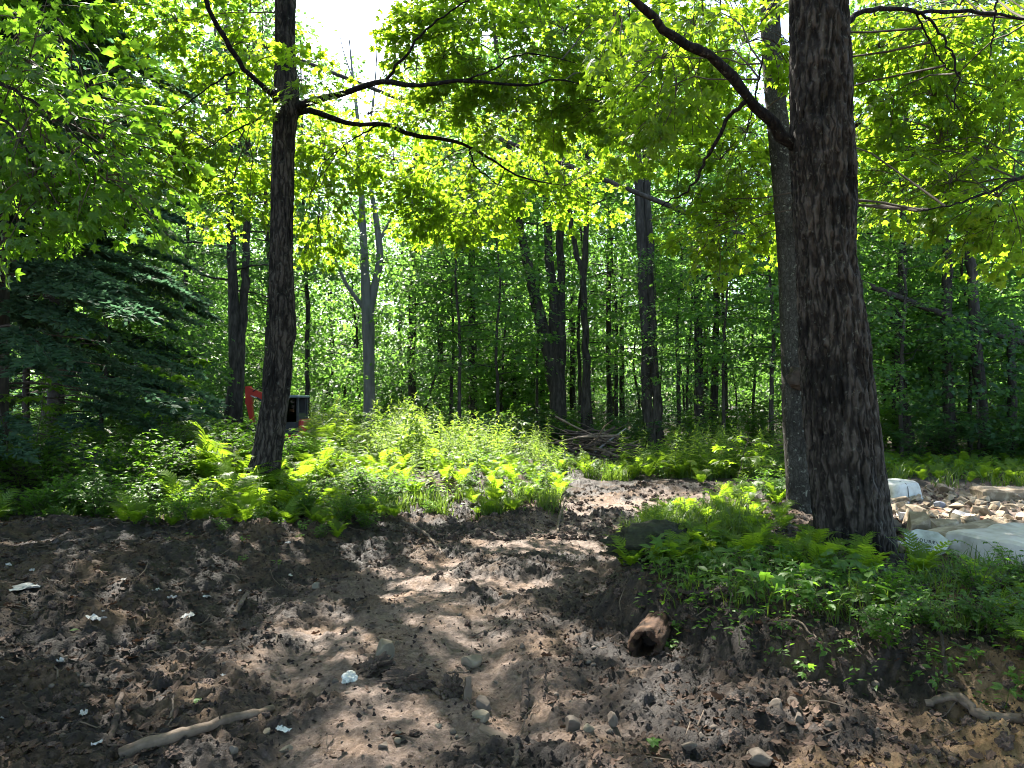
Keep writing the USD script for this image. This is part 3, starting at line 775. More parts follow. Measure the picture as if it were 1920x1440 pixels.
# the grey dead forked tree, bare
sn = thing('dead_forked_tree', 'pale grey dead tree with a high fork and bare limbs left of centre', 'tree')
for pp in ([(693, 820, 24), (692, 700, 21), (690, 600, 24), (685, 520, 17), (680, 420, 13), (677, 340, 11), (672, 240, 8), (660, 130, 4), (655, 75, 2)],
           [(692, 590, 16), (702, 540, 15), (712, 480, 13), (705, 410, 11), (695, 350, 8), (690, 290, 6), (700, 180, 3)],
           [(688, 585, 10), (665, 555, 8), (648, 530, 7), (630, 490, 4), (622, 470, 2)],
           [(712, 450, 7), (725, 425, 5), (738, 400, 3), (745, 385, 2)],
           [(677, 340, 5), (660, 300, 4), (648, 260, 2)], [(662, 150, 3), (645, 100, 2), (638, 70, 1.5)], [(700, 200, 3), (706, 110, 2), (705, 60, 1.2)],
           [(681, 440, 5), (668, 410, 4), (655, 380, 2)]):
    q = np.array([[*at(u, v, 25.0), w / 2 / FPX * 25] for u, v, w in pp])
    s = smooth_line(q, 30)
    part(sn, 'trunk' if pp[0][1] == 820 else 'limb', tube(s[:, :3], np.maximum(s[:, 3], .008), 10), 'dead_bark', True)

feature('forked_maple_tree', 'dark maple splitting into several leaning stems above a thick foot, centre of the far edge',
        [[(1050, 810, 34), (1046, 740, 30), (1035, 680, 30), (1018, 620, 26), (1005, 560, 22), (985, 470, 18), (970, 400, 15)],
         [(1050, 800, 20), (1046, 700, 24), (1040, 620, 22), (1038, 560, 18), (1028, 450, 15), (1025, 350, 12)],
         [(1052, 800, 20), (1050, 700, 22), (1050, 620, 20), (1052, 540, 16), (1050, 430, 14), (1062, 330, 10)]], 24.5, 19, dict(TALL, stems=2, base=7.0, n_limb=32), seed=50)
feature('slim_maple_tree', 'slim straight dark trunk just right of the many-stemmed maple', [[(1105, 815, 20), (1101, 740, 14), (1099, 640, 13), (1095, 540, 12), (1098, 440, 11)], [(1096, 560, 9), (1080, 470, 10), (1068, 400, 9)]], 24.0, 17, dict(TALL, base=6.5), seed=53)
feature('twin_maple_tree', 'pair of tall dark trunks rising close together right of centre',
        [[(1222, 850, 26), (1214, 760, 20), (1210, 650, 19), (1203, 500, 18), (1198, 380, 17), (1196, 250, 15)], [(1238, 850, 20), (1232, 760, 17), (1224, 650, 17), (1218, 500, 16), (1214, 380, 15), (1210, 250, 13)]], 21.5, 18, dict(TALL, stems=1, base=9.5, R=2.3, n_limb=34), seed=55)
feature('leaning_maple_tree', 'dark trunk leaning slightly with pale bare wood at its foot, right of the thick trunk', [[(1706, 855, 24), (1700, 800, 20), (1690, 720, 19), (1688, 620, 18), (1692, 500, 16)]], 20.5, 17, dict(MIDC, base=5.5), seed=57)
feature('right_maple_tree', 'straight grey-brown trunk among leaves near the right edge', [[(1781, 868, 24), (1778, 780, 20), (1776, 650, 19), (1775, 520, 18), (1774, 410, 16)]], 19.5, 18, dict(MIDC, base=6.0), seed=58)
feature('mottled_maple_tree', 'dark mottled trunk half hidden by low leaves, last trunk before the right edge', [[(1850, 872, 24), (1842, 780, 20), (1832, 660, 20), (1822, 520, 18), (1815, 400, 16)], [(1850, 620, 12), (1880, 600, 14), (1895, 640, 14)][::-1]], 19.0, 17, dict(MIDC, base=5.5), seed=59)
feature('left_twin_tree', 'dark twin trunk standing left of the excavator arm', [[(428, 815, 30), (440, 720, 24), (440, 620, 22), (436, 520, 18), (432, 420, 16)], [(448, 800, 14), (452, 640, 16), (460, 520, 15), (462, 430, 13)]], 22.0, 16, dict(MIDC, base=4.5), leafmat='blue_leaf', seed=61)
for nm, u, w, Y, lab, sd in (('slender_tree', 494, 11, 24.0, 'slender dark trunk close behind the left maple, on its left', 63), ('slender_tree', 578, 10, 25.5, 'slender grey stem between the excavator cab and the dead tree', 64),
                             ('slender_tree', 776, 18, 26.5, 'shaded trunk right of the dead tree behind tall weeds', 65), ('slender_tree', 885, 17, 26.5, 'dark trunk between the dead tree and the many-stemmed maple', 66),
                             ('slender_tree', 1312, 20, 24.5, 'dark trunk right of the tall twin trunks, left of a thin neighbour', 67), ('slender_tree', 1334, 16, 25.5, 'thin trunk close on the right of another, before the dark woods', 68),
                             ('slender_tree', 340, 10, 24.0, 'thin dark trunk right of the hemlock', 69), ('slender_tree', 1745, 13, 23.5, 'thin dark trunk between two trunks right of the thick maple', 70), ('slender_tree', 86, 16, 20.0, 'greyish trunk seen through the hemlock branches', 71),
                             ('slender_tree', 1145, 12, 30.0, 'thin shaded trunk behind the slim trunk, in the dark woods', 72), ('slender_tree', 830, 9, 29.0, 'very thin shaded trunk in the middle of the far edge', 73)):
    r = np.random.default_rng(sd)
    vb = 745 + EYE / Y * FPX
    k = np.cumsum(r.normal(0, 4, 5))
    feature(nm, lab, [[(u, vb, w), (u + k[0], 700, w * .85), (u + k[1], 560, w * .8), (u + k[2], 400, w * .7)]], Y, 15 + r.uniform(-1, 2.5), dict(MIDC, base=4.6, n_limb=36), leafmat='blue_leaf' if u < 600 else 'forest_leaf', seed=sd)

# the dark hemlock at the left edge
hr = np.random.default_rng(77)
hk = thing('hemlock_tree', 'dark hemlock with drooping needled branches at the left edge', 'tree')
hx, hy, hH = -8.5, 12.0, 14.5
pts = np.column_stack([hx + .05 * np.sin(np.arange(8)), np.full(8, hy), np.linspace(gz(hx, hy) - .2, hH, 8)])
part(hk, 'trunk', bark_tube(pts, np.linspace(.19, .02, 8), 90, 24, .012, 12, 2, 7, .05), 'far_bark', True)
P, D, N, S, wood = [], [], [], [], []
for k in range(150):
    z = .9 + 13.0 * (k / 150) ** 1.05
    az = hr.uniform(0, 6.28)
    L = ((3.3 if z < 4.5 else 3.9) * (1 - (z / hH) ** 1.6) + .2) * hr.uniform(.7, 1.1)
    h = np.array([math.cos(az), math.sin(az), 0])
    q = np.linspace(0, 1, 9)[:, None]
    br = np.array([hx, hy, z]) + h * q * L + np.array([0, 0, 1.0]) * (.10 * q - .30 * q ** 2) * L
    wood.append(tube(br, np.linspace(.018, .004, 9), 4, False))
    l = np.array([-h[1], h[0], 0])
    lowb = z < 3.0
    m = int((16 if lowb else 40) * L)
    for _ in range(m):
        tt = hr.uniform(.45 if lowb else .2, 1)
        f = tt * 8
        ii = min(int(f), 7)
        b = br[ii] + (br[ii + 1] - br[ii]) * (f - ii)
        sd = 1 if hr.uniform() < .5 else -1
        tw = unit(h * .8 + l * sd * hr.uniform(.5, 1.1) + np.array([0, 0, -.22]))
        n = 16
        tl = np.linspace(.05, hr.uniform(.3, .6) * (1.2 - .5 * tt), n)
        sidev = unit(np.cross(tw, [0, 0, 1.0]))
        s2 = np.where(np.arange(n) % 2, 1, -1)[:, None]
        P.append(b + tw * tl[:, None] + np.array([0, 0, -.5]) * tl[:, None] ** 2)
        D.append(unit(tw + sidev * s2 * .9 + hr.normal(0, .4, (n, 3))))
        N.append(unit(np.array([0, 0, 1.0]) + hr.normal(0, .6, (n, 3))))
        S.append(hr.uniform(.07, .16, n))
part(hk, 'crown', leaves(np.vstack(P), np.vstack(D), np.vstack(N), np.concatenate(S), (SPRIG[0] * [2.4, 1.1, 1], SPRIG[1])), 'hemlock_needle', kind='stuff')
part(hk, 'branches', join(wood), 'twig_bark', kind='stuff')

dup(hk, mat4((-10.6, 17.0, 0), 2.2, .98) @ mat4((-hx, -hy, 0)), 'blue-green conifer rising behind the hemlock, left of the left maple')
# filler trees: a few kinds, each built once and copied
PROTO = {}


def proto(kind, seed, H, r0, leafmat, **kw):
    pts, rad = straight(H, r0, seed)
    w, c = forest_tree(seed, pts, rad, **kw)
    PROTO[(kind, seed)] = (w, c, leafmat)


for sd in (101, 102, 103):
    proto('tall', sd, 17 + sd % 3 * 1.2, .17, 'forest_leaf', base=4.6, R=3.1, n_limb=40, per_limb=8, per_spray=14, size=.17)
proto('tall', 104, 18, .15, 'blue_leaf', base=5.5, R=2.8, n_limb=40, per_limb=8, per_spray=14, size=.17)
for sd in (111, 112, 113):
    proto('mid', sd, 7.5 + sd % 3 * .8, .06, 'forest_leaf', base=1.6, R=2.3, n_limb=30, per_limb=8, per_spray=14, size=.145, tmpl=STAR, top_pow=.6, spread=.36)
for sd in (121, 122):
    proto('low', sd, 3.6, .03, 'forest_leaf' if sd % 2 else 'blue_leaf', base=.4, R=1.5, n_limb=24, per_limb=9, per_spray=13, size=.13, tmpl=STAR, top_pow=.6, spread=.36)
for sd in (141, 142):
    proto('tier', sd, 10.5 + sd % 2, .08, 'forest_leaf', base=2.7, R=2.7, n_limb=32, per_limb=9, per_spray=15, size=.145, tmpl=STAR, top_pow=.6, spread=.38)
for sd in (131, 132):
    proto('pole', sd, 13, .055, 'forest_leaf', base=6, R=1.7, n_limb=26, per_limb=9, per_spray=14, size=.16)
made = {}
SIDE = ((120, 'behind the hemlock'), (420, 'left of the excavator'), (620, 'behind the excavator'), (800, 'behind the dead forked tree'), (1000, 'right of the dead forked tree'), (1190, 'behind the many-stemmed maple'), (1440, 'behind the tall twin trunks'), (1680, 'behind the thick trunk'), (9999, 'right of the thick trunk'))


def whereabouts(x, y):
    u = 960 + x / max(y, 1) * FPX
    return next(b for a, b in SIDE if u < a)


NAMES = {'tall': ('maple_tree', 'tall leafy maple', 'tall leafy maples in the woods'), 'mid': ('young_maple_tree', 'young maple with tiers of leaves', 'young maples under the tall trees'),
         'low': ('bushy_sapling', 'low bushy sapling', 'low saplings in the woods'), 'tier': ('tiered_maple_tree', 'maple with leaves in open flat tiers', 'tiered maples at the woods edge'), 'pole': ('thin_tree', 'thin small-crowned tree', 'thin pole trees in the woods')}


def plant_tree(kind, seed, x, y, rz, s):
    nm, lab, grp = NAMES[kind]
    place = whereabouts(x, y) if y > 12 else 'beside the clearing outside the view'
    lab, grp = '%s %s, %s' % (lab, place, 'in front' if y < 26 else 'farther back' if y < 42 else 'deep in the woods'), grp + ' ' + place
    m = mat4((x, y, gz(x, y)), rz, s)
    if (kind, seed) not in made:
        w, c, lm = PROTO[(kind, seed)]
        t = thing(nm, lab, 'tree', m, grp)
        part(t, 'trunk', w, 'far_bark', True)
        part(t, 'crown', c, lm)
        made[(kind, seed)] = t
    else:
        base = made[(kind, seed)]
        x_ = UsdGeom.Xform.Define(stage, numbered('/World/' + nm))
        x_.GetPrim().GetReferences().AddInternalReference(base.GetPath())
        set_m(x_, m)
        x_.GetPrim().SetInstanceable(True)
        keys(x_.GetPrim(), lab, 'tree', grp)


fr = np.random.default_rng(2024)
spots = []


def edge(x):
    """How near the woods come at each side."""
    return np.interp(x, [-40, -14, -9, -5, 0, 4, 7, 11, 16, 40], [14, 15, 19, 24, 26.5, 25, 21, 17.5, 14, 12])


def scatter_trees(kind, n, y0, y1, gap, smin, smax, cond=lambda x, y: True, grow=.0):
    seeds = [s for k, s in PROTO if k == kind]
    tries = 0
    c = 0
    while c < n and tries < n * 60:
        tries += 1
        y = y0 + (y1 - y0) * fr.uniform() ** .8
        w = y * .78 + 3
        x = fr.uniform(-w, w)
        if y < edge(x) + grow or not cond(x, y) or any(k == kind and (x - a) ** 2 + (y - b) ** 2 < gap ** 2 for k, a, b in spots):
            continue
        spots.append((kind, x, y))
        plant_tree(kind, seeds[int(fr.integers(len(seeds)))], x, y, fr.uniform(0, 6.28), fr.uniform(smin, smax))
        c += 1


def gapwin(x, y):
    """Sky shows between the dead tree and the left maple: no tall tree stands there."""
    u = 960 + x / y * FPX
    return not (520 < u < 760)


def rightwin(x, y):
    """Three trunks stand open to view right of the thick maple."""
    u = 960 + x / y * FPX
    return darkwin(x, y) and not (1640 < u < 1900 and y < 21) and not (615 < u < 770 and y < 27) and not (400 < u < 620 and y < 23)


def sungap(x, y):
    """The opening in the woods through which the sun reaches the clearing."""
    dx, dy = math.sin(SUN_AZ), math.cos(SUN_AZ)
    t = (x + .6) * dx + (y - 12) * dy
    d = abs((x + .6) * dy - (y - 12) * dx)
    return t > 21 or d > 5.5


def darkwin(x, y):
    """Below the crowns right of centre one looks into dark open woods."""
    u = 960 + x / y * FPX
    return not (1000 < u < 1500 and y < 34)


scatter_trees('tall', 80, 24, 80, 3.4, .85, 1.15, lambda x, y: (gapwin(x, y) or y > 48) and sungap(x, y) and not (x > -1.5 and y < 33) and not (x < -6 and y < 24), 1.5)
scatter_trees('mid', 150, 18, 80, 2.2, .75, 1.25, rightwin)
scatter_trees('low', 170, 16, 80, 1.4, .7, 1.4, rightwin)
scatter_trees('pole', 70, 24, 60, 1.6, .8, 1.1, lambda x, y: gapwin(x, y) and sungap(x, y) and not (1640 < 960 + x / y * FPX < 1900 and y < 24), 1.0)
for x, y, k, s_ in ((5.6, 24.5, 'tier', .9), (7.6, 25.5, 'tier', 1.0), (2.6, 27.5, 'tier', 1.0), (4.2, 29.5, 'tier', 1.1), (9.6, 23.5, 'tier', .9), (12.2, 23.0, 'tier', .9), (13.4, 21.2, 'mid', 1.0), (10.6, 26.0, 'mid', 1.0), (15.2, 21.8, 'tier', 1.0), (14.5, 25, 'tier', 1.1), (12.9, 15.6, 'low', .9), (11.9, 18.6, 'low', 1.0), (4.0, 20.7, 'tier', .5), (5.8, 20.2, 'tier', .65), (6.8, 19.4, 'tier', .8), (-.4, 23, 'tier', .75), (-1.6, 22.5, 'tier', .78), (-2.2, 25.0, 'tier', .8), (-8.0, 25.5, 'tier', .8), (9.9, 18.6, 'tier', .7), (7.9, 17.8, 'mid', .62), (-9.4, 18.5, 'low', 1.0), (-6.5, 42, 'tall', 1.0), (-4.2, 46, 'tall', 1.05), (-9.0, 48, 'tall', 1.0), (-2.6, 41, 'tall', 1.0), (-11, 44, 'tall', 1.0), (-6.2, 56, 'tall', 1.1), (1.5, 38, 'tall', 1.0), (5.5, 40, 'tall', 1.05), (10, 36, 'tall', 1.0), (-13.5, 36, 'tall', 1.0), (14.5, 34, 'tall', 1.05), (-7.8, 37, 'mid', 1.2), (-5.2, 39, 'mid', 1.2), (-9.6, 38, 'mid', 1.2), (-9.5, 17, 'mid', .8), (-11.5, 17.5, 'tier', 1.0)):
    sds = [b for a, b in PROTO if a == k]
    plant_tree(k, sds[int(x * 10) % len(sds)], x, y, x * 2.1, s_)
# the woods go on at both sides of and behind the camera
for x, y, s in ((-4.6, -1.8, .8), (3.8, -2.6, .85), (-.4, -4.6, .9), (6.6, 1.2, .75), (-6.4, 1.0, .75), (2.0, -1.5, .7), (-2.2, -2.6, .7), (-9, 2.5, .8), (-12, 8, .9), (-8, -5, .9), (-1, -8, .9), (6, -7, .9), (11, -1, .9), (12.5, 5, .85), (-15, -2, 1.0), (14, -10, 1.0), (2, -14, 1.0)):
    plant_tree('tall', 101 + int(abs(x * 7)) % 3, x, y, x, s)
# ---------------------------------------------------------------- undergrowth
def frond(r, L, w, pairs=18, lift=1.0, tmpl=None):
    """One fern frond along +x: arched stalk and toothed leaflets."""
    k = np.linspace(0, 1, 14)
    sp = np.column_stack([L * (k * .42 + .22 * k ** 2.5), .06 * L * r.normal() * k ** 2, L * lift * (1.05 * k - .55 * k ** 2.6)])
    s = np.linspace(.16, .99, pairs)
    c = smooth_line(sp, 100)
    pos = c[(s * 99).astype(int)]
    tan = unit(np.gradient(c, axis=0))[(s * 99).astype(int)]
    side = unit(np.cross(tan, [0, 0, 1.0]))
    nrm = np.cross(side, tan)
    ln = w * np.sin(np.clip((s - .02) ** .75 * 3.25, 0, 3.14)) * .95 + .012
    tv = np.array([[0, -.02, 0], [.13, .10, .01], [.07, .2, 0], [.13, .32, .01], [.06, .42, 0], [.11, .54, 0], [.05, .64, 0], [.08, .76, -.03], [0, 1, -.10],
                   [-.08, .76, -.03], [-.05, .64, 0], [-.11, .54, 0], [-.06, .42, 0], [-.13, .32, .01], [-.07, .2, 0], [-.13, .10, .01]])
    tf = np.array([[0, 1, 15], [1, 2, 15], [2, 14, 15], [2, 3, 14], [3, 13, 14], [3, 4, 13], [4, 12, 13], [4, 5, 12], [5, 11, 12], [5, 6, 11], [6, 10, 11], [6, 7, 10], [7, 9, 10], [7, 8, 9]])
    out = [tube(sp, np.linspace(.004, .0015, 14), 3, False)]
    for sg_ in (1, -1):
        d = side * sg_ + tan * .42 + nrm * r.normal(.05, .10, (pairs, 1))
        out.append(leaves(pos, d, nrm + r.normal(0, .12, (pairs, 3)), ln * r.uniform(.88, 1.08, pairs), (tv * [.95, 1, 1], tf)))
    return join(out)


def rotz(vf, a, m=None):
    return moved(vf, mat4((0, 0, 0), a))


def make_fern(seed, nf, L):
    r = np.random.default_rng(seed)
    return [rotz(frond(r, L * r.uniform(.7, 1.1), L * .19 * r.uniform(.85, 1.15), lift=r.uniform(.75, 1.35)), k * 6.283 / nf + r.normal(0, .25)) for k in range(nf)]


def make_weed(seed, H, n):
    """Tall upright weed: leafy stem, narrow drooping leaves that shorten to the tip."""
    r = np.random.default_rng(seed)
    k = np.linspace(0, 1, 8)
    st = np.column_stack([.07 * H * r.normal() * k ** 2, .07 * H * r.normal() * k ** 2, H * k])
    t = np.linspace(.12, 1, n)
    pos = smooth_line(st, 100)[(t * 99).astype(int)]
    az = np.arange(n) * 2.4 + r.normal(0, .3, n)
    el = np.where(t > .9, .9, .35) + r.normal(0, .2, n)
    d = np.stack([np.cos(az) * np.cos(el), np.sin(az) * np.cos(el), np.sin(el)], -1)
    nn = np.stack([-np.cos(az) * np.sin(el), -np.sin(az) * np.sin(el), np.cos(el)], -1)
    sz = H * (.17 * np.sin(np.clip(t * 2.6 + .5, 0, 3.0)) + .05) * r.uniform(.8, 1.15, n)
    return tube(st, np.linspace(.007, .002, 8), 4, False), leaves(pos, d, nn, sz, (LANCE[0] * [1.25, 1, 2.4], LANCE[1]))


def make_bush(seed, H, ns, n, tmpl, size):
    """Several arching stems with broad leaves in threes."""
    r = np.random.default_rng(seed)
    st, P, D, N, S = [], [], [], [], []
    for q in range(ns):
        az, h, out = r.uniform(0, 6.28), H * r.uniform(.6, 1.1), r.uniform(.25, .75) * H
        k = np.linspace(0, 1, 7)[:, None]
        hv = np.array([math.cos(az), math.sin(az), 0])
        c = hv * out * k ** 1.5 + np.array([0, 0, h]) * (k * 1.15 - .25 * k ** 3)
        c[1:] += r.normal(0, .012, (6, 3))
        st.append(tube(c, np.linspace(.005, .0018, 7), 4, False))
        cc = smooth_line(c, 60)
        for m in range(n):
            i = int(r.uniform(.2, 1) * 59)
            a2 = r.uniform(0, 6.28)
            dv = np.array([math.cos(a2), math.sin(a2), .25])
            b = cc[i] + dv * r.uniform(.03, .10)
            for tw in (-.8, 0, .8):
                a3 = a2 + tw
                P.append(b)
                D.append([math.cos(a3), math.sin(a3), r.normal(-.12, .2)])
                N.append(np.array([0, 0, 1.0]) + r.normal(0, .28, 3))
                S.append(size * r.uniform(.65, 1.2))
    return join(st), leaves(np.array(P), unit(np.array(D)), unit(np.array(N)), np.array(S), tmpl)


def make_seedling(seed, H, n, size, tmpl=MAPLE_MID):
    r = np.random.default_rng(seed)
    k = np.linspace(0, 1, 5)[:, None]
    c = np.array([.1 * H * r.normal(), .1 * H * r.normal(), H]) * k
    out = [tube(c, np.linspace(.004, .0015, 5), 4, False)]
    az = np.arange(n) * 2.2 + r.uniform(0, 6)
    t = r.uniform(.55, 1, n)
    pos = c[-1] * t[:, None]
    d = np.stack([np.cos(az), np.sin(az), r.normal(.15, .15, n)], -1)
    pet = size * .5
    for p, q in zip(pos, d):
        out.append(tube(np.array([p, p + q * pet * .5 + [0, 0, pet * .12], p + q * pet]), [.0015] * 3, 3, False))
    return join(out), leaves(pos + d * pet, d + r.normal(0, .2, (n, 3)) - [0, 0, .25], np.array([0, 0, 1.0]) + r.normal(0, .25, (n, 3)), size * r.uniform(.7, 1.2, n), tmpl)


def make_sapling(seed, H, tiers, n, size, spread):
    """A young maple: thin stem, flat tiers of lobed leaves; leaves are parts of their own."""
    r = np.random.default_rng(seed)
    k = np.linspace(0, 1, 8)[:, None]
    c = np.array([.12 * H * r.normal(), .12 * H * r.normal(), H]) * k + r.normal(0, .01, (8, 3)) * k
    wood = [tube(c, np.linspace(.010, .003, 8), 5, False)]
    P, D, N, S = [], [], [], []
    for q in range(tiers):
        t = .35 + .65 * (q + .5) / tiers
        b = smooth_line(c, 50)[int(t * 49)]
        az = q * 2.4 + r.normal(0, .3)
        h = np.array([math.cos(az), math.sin(az), .12])
        L = spread * (1.25 - .8 * t) * r.uniform(.8, 1.2)
        wood.append(tube(b + h * L * np.linspace(0, 1, 4)[:, None], np.linspace(.005, .0015, 4), 3, False))
        l = np.array([-h[1], h[0], 0])
        for m in range(n):
            a = r.uniform(.25, 1.05)
            s = r.normal(0, .22) * L
            P.append(b + h * L * a + l * s + [0, 0, r.normal(0, .02) - .05 * a * a])
            D.append(h * .7 + l * np.sign(s) * .7 + r.normal(0, .3, 3) - [0, 0, .25])
            N.append(np.array([0, 0, 1.0]) + r.normal(0, .22, 3))
            S.append(size * r.uniform(.7, 1.2))
    return join(wood), (np.array(P), unit(np.array(D)), unit(np.array(N)), np.array(S))


KINDS = {}


def kind_thing(key, name, cat, parts):
    KINDS[key] = (name, cat, parts)


fern_parts = {}
for sd in (1, 2, 3, 4):
    kind_thing('fern%d' % sd, 'fern', 'fern', [('frond', f, 'fern_leaf') for f in make_fern(sd, 7 + sd % 3, .80)])
for sd in (1, 2, 3):
    s, l = make_weed(sd + 10, 1.0, 46)
    kind_thing('weed%d' % sd, 'tall_weed', 'weed', [('stem', s, 'grass_blade'), ('foliage', l, 'weed_leaf')])
    s, l = make_bush(sd + 20, .62, 13, 17, OVATE, .06)
    kind_thing('bush%d' % sd, 'leafy_bush', 'bush', [('stem', s, 'twig_bark'), ('foliage', l, 'bush_leaf')])
    s, l = make_seedling(sd + 30, .22, 6 + sd, .085, MAPLE_MID if sd != 2 else OVATE)
    kind_thing('seedling%d' % sd, 'seedling', 'seedling', [('stem', s, 'grass_blade'), ('foliage', l, 'bush_leaf')])
    s, l = make_bush(sd + 40, 1.35, 15, 20, OVATE, .11)
    kind_thing('shrub%d' % sd, 'wild_shrub', 'shrub', [('stem', s, 'twig_bark'), ('foliage', l, 'bush_leaf' if sd != 2 else 'blue_leaf')])
plant_src = {}


def plant(key, x, y, s, label, group, rz=None, r=np.random.default_rng(55), tilt=.12):
    name, cat, parts = KINDS[key]
    m = mat4((x, y, gz(x, y) - .015), r.uniform(0, 6.28) if rz is None else rz, s, r.normal(0, tilt), r.normal(0, tilt))
    if key not in plant_src:
        t = thing(name, label, cat, m, group)
        for pn, mesh, mt in parts:
            part(t, pn, mesh, mt)
        plant_src[key] = t
    else:
        x_ = UsdGeom.Xform.Define(stage, numbered('/World/' + name))
        x_.GetPrim().GetReferences().AddInternalReference(plant_src[key].GetPath())
        set_m(x_, m)
        x_.GetPrim().SetInstanceable(True)
        keys(x_.GetPrim(), label, cat, group)


zr = np.random.default_rng(99)


def zone(poly, kinds, n, smin, smax, label, group, gap=.0, avoid=.75, clear=False):
    """Plants of the kinds spread over a polygon of the ground, clear of the track."""
    P = sg.Polygon(poly)
    x0, y0, x1, y1 = P.bounds
    done, tries = [], 0
    while len(done) < n and tries < n * 40:
        tries += 1
        x, y = zr.uniform(x0, x1), zr.uniform(y0, y1)
        if not P.contains(sg.Point(x, y)) or (avoid and float(path_dist(np.array([x]), np.array([y]))[0]) < avoid):
            continue
        u = 960 + x / y * FPX
        if (clear and 430 < u < 620 and y < 23) or (y > 12.2 and y < 23 and 448 < u < 582) or (y > 14.6 and y < 20 and 1025 < u < 1165):
            continue
        if gap and any((x - a) ** 2 + (y - b) ** 2 < gap ** 2 for a, b in done):
            continue
        done.append((x, y))
        pl = ' ' + whereabouts(x, y) if clear or y > 22 else ''
        sc = zr.uniform(smin, smax)
        f, a = (sc - smin) / (smax - smin), [(q[0], q[1]) for q in poly]
        us = [960 + p / q * FPX for p, q in a]
        tu, tv = (u - max(min(us), 0)) / (min(max(us), 1920) - max(min(us), 0)), (y - y0) / (y1 - y0)
        if pl:
            extra = ''
        else:
            extra = ', ' + ('leftmost' if tu < .2 else 'left' if tu < .4 else 'middle' if tu < .6 else 'right' if tu < .8 else 'rightmost') + (' front' if tv < .33 else ' centre' if tv < .67 else ' back')
        if 'topping the mound' in label:
            sc *= np.clip(1.05 - .22 * (x + 1.6), .5, 1.05) * zr.uniform(.6, 1.1)
        lb = ('small ' if f < .33 else 'large ' if f > .67 else '') + label
        plant(kinds[int(zr.integers(len(kinds)))], x, y, sc, lb + pl + extra, group + pl)


F4, W3, B3, S3, H3 = ['fern1', 'fern2', 'fern3', 'fern4'], ['weed1', 'weed2', 'weed3'], ['bush1', 'bush2', 'bush3'], ['seedling1', 'seedling2', 'seedling3'], ['shrub1', 'shrub2', 'shrub3']
zone([(-3.0, 9.6), (-1.2, 10.4), (.2, 10.0), (.75, 10.4), (.7, 11.5), (1.0, 13.0), (-1, 14.2), (-3.6, 14)], F4 + W3 + ['fern1', 'bush2', 'weed2'], 235, .36, .72, 'bright yellow-green plant on the sunlit mound', 'ferns on the sunlit mound', .30, .9)
zone([(-4.6, 9.4), (-3.0, 8.8), (-2.2, 9.3), (-2.6, 10.3), (-3.2, 12), (-5.2, 12)], F4, 30, .6, 1.1, 'green fern around the foot of the left maple', 'ferns around the left maple', .28, .9)
zone([(-4.2, 13.2), (.8, 13.0), (1.2, 15.4), (-1, 17), (-4.6, 16.5)], W3, 190, .8, 1.3, 'pale green weed with drooping leaves topping the mound', 'tall weeds on the mound', .16, .9)
zone([(.8, 14.0), (3.5, 14.5), (6.5, 15.5), (7, 18.5), (0, 19)], W3 + ['bush1'], 80, .5, .95, 'green weed at the far edge of the clearing', 'weeds at the far edge of the clearing', .2, 1.0)
zone([(3.2, 14.0), (5.0, 14.0), (5.2, 17.0), (3.0, 17.0)], W3, 26, .9, 1.2, 'tall bluish green weed right of the brush pile', 'weeds right of the brush pile', .2, 1.0)
zone([(.6, 13.9), (3.2, 14.4), (6.8, 14.6), (8, 16), (.8, 16.5)], F4, 34, .5, .9, 'fern along the far side of the dirt track', 'ferns beyond the dirt track', .35, .9)
zone([(-9.5, 9.2), (-5.2, 8.9), (-4.5, 9.6), (-4.8, 14.5), (-10, 15)], B3, 75, .8, 1.5, 'leafy green bush under the hemlock', 'bushes at the left under the hemlock', .3, 1.0)
zone([(-7.2, 8.0), (-4.6, 8.6), (-3.6, 8.9), (-4.2, 9.8), (-8, 10)], B3 + S3, 36, .5, 1.0, 'low green plant fronting the left thicket', 'low plants before the left thicket', .2, 1.0)
zone([(-5.4, 11), (-3.0, 11.5), (-3.4, 16), (-6, 17)], B3 + F4[:2], 40, .8, 1.5, 'leafy plant behind the left maple, before the excavator', 'plants behind the left maple', .3, 1.0)
zone([(-4.0, 8.2), (-2.0, 8.0), (-1.5, 8.8), (-1.0, 9.5), (.5, 9.5), (.6, 10), (-3.4, 9.6)], F4 + B3 + S3, 70, .22, .6, 'plant spilling from the mound over bare soil', 'plants spilling over the mound front', .12, .9)
zone([(-3.3, 8.7), (-1.4, 9.8), (-.8, 10.2), (-2, 10.6), (-3.4, 10)], B3, 16, .45, .8, 'low leafy plant along the front edge of the mound', 'plants at the front of the mound', .25, 1.0)
zone([(-3.9, 7.3), (-2.7, 7.0), (-1.9, 7.5), (-1.3, 8.6), (-2.6, 9.0), (-3.9, 8.6)], F4 + B3 + S3 + ['weed1'], 58, .24, .62, 'plant growing down the slope before the left maple', 'plants on the slope before the left maple', .12, .9)
zone([(-8, 7.4), (-6.0, 7.5), (-4.9, 8.2), (-4.9, 9.0), (-8, 9.2)], B3 + S3 + ['fern2'], 40, .3, .75, 'low plant at the lower edge of the left thicket', 'plants at the lower edge of the left thicket', .14, .9)
zone([(-3.2, 6.3), (-2.0, 6.4), (-1.2, 8.0), (-3.0, 7.4)], S3, 10, .25, .5, 'lone seedling on the bare left slope', 'seedlings on the bare left slope', .3, .9)
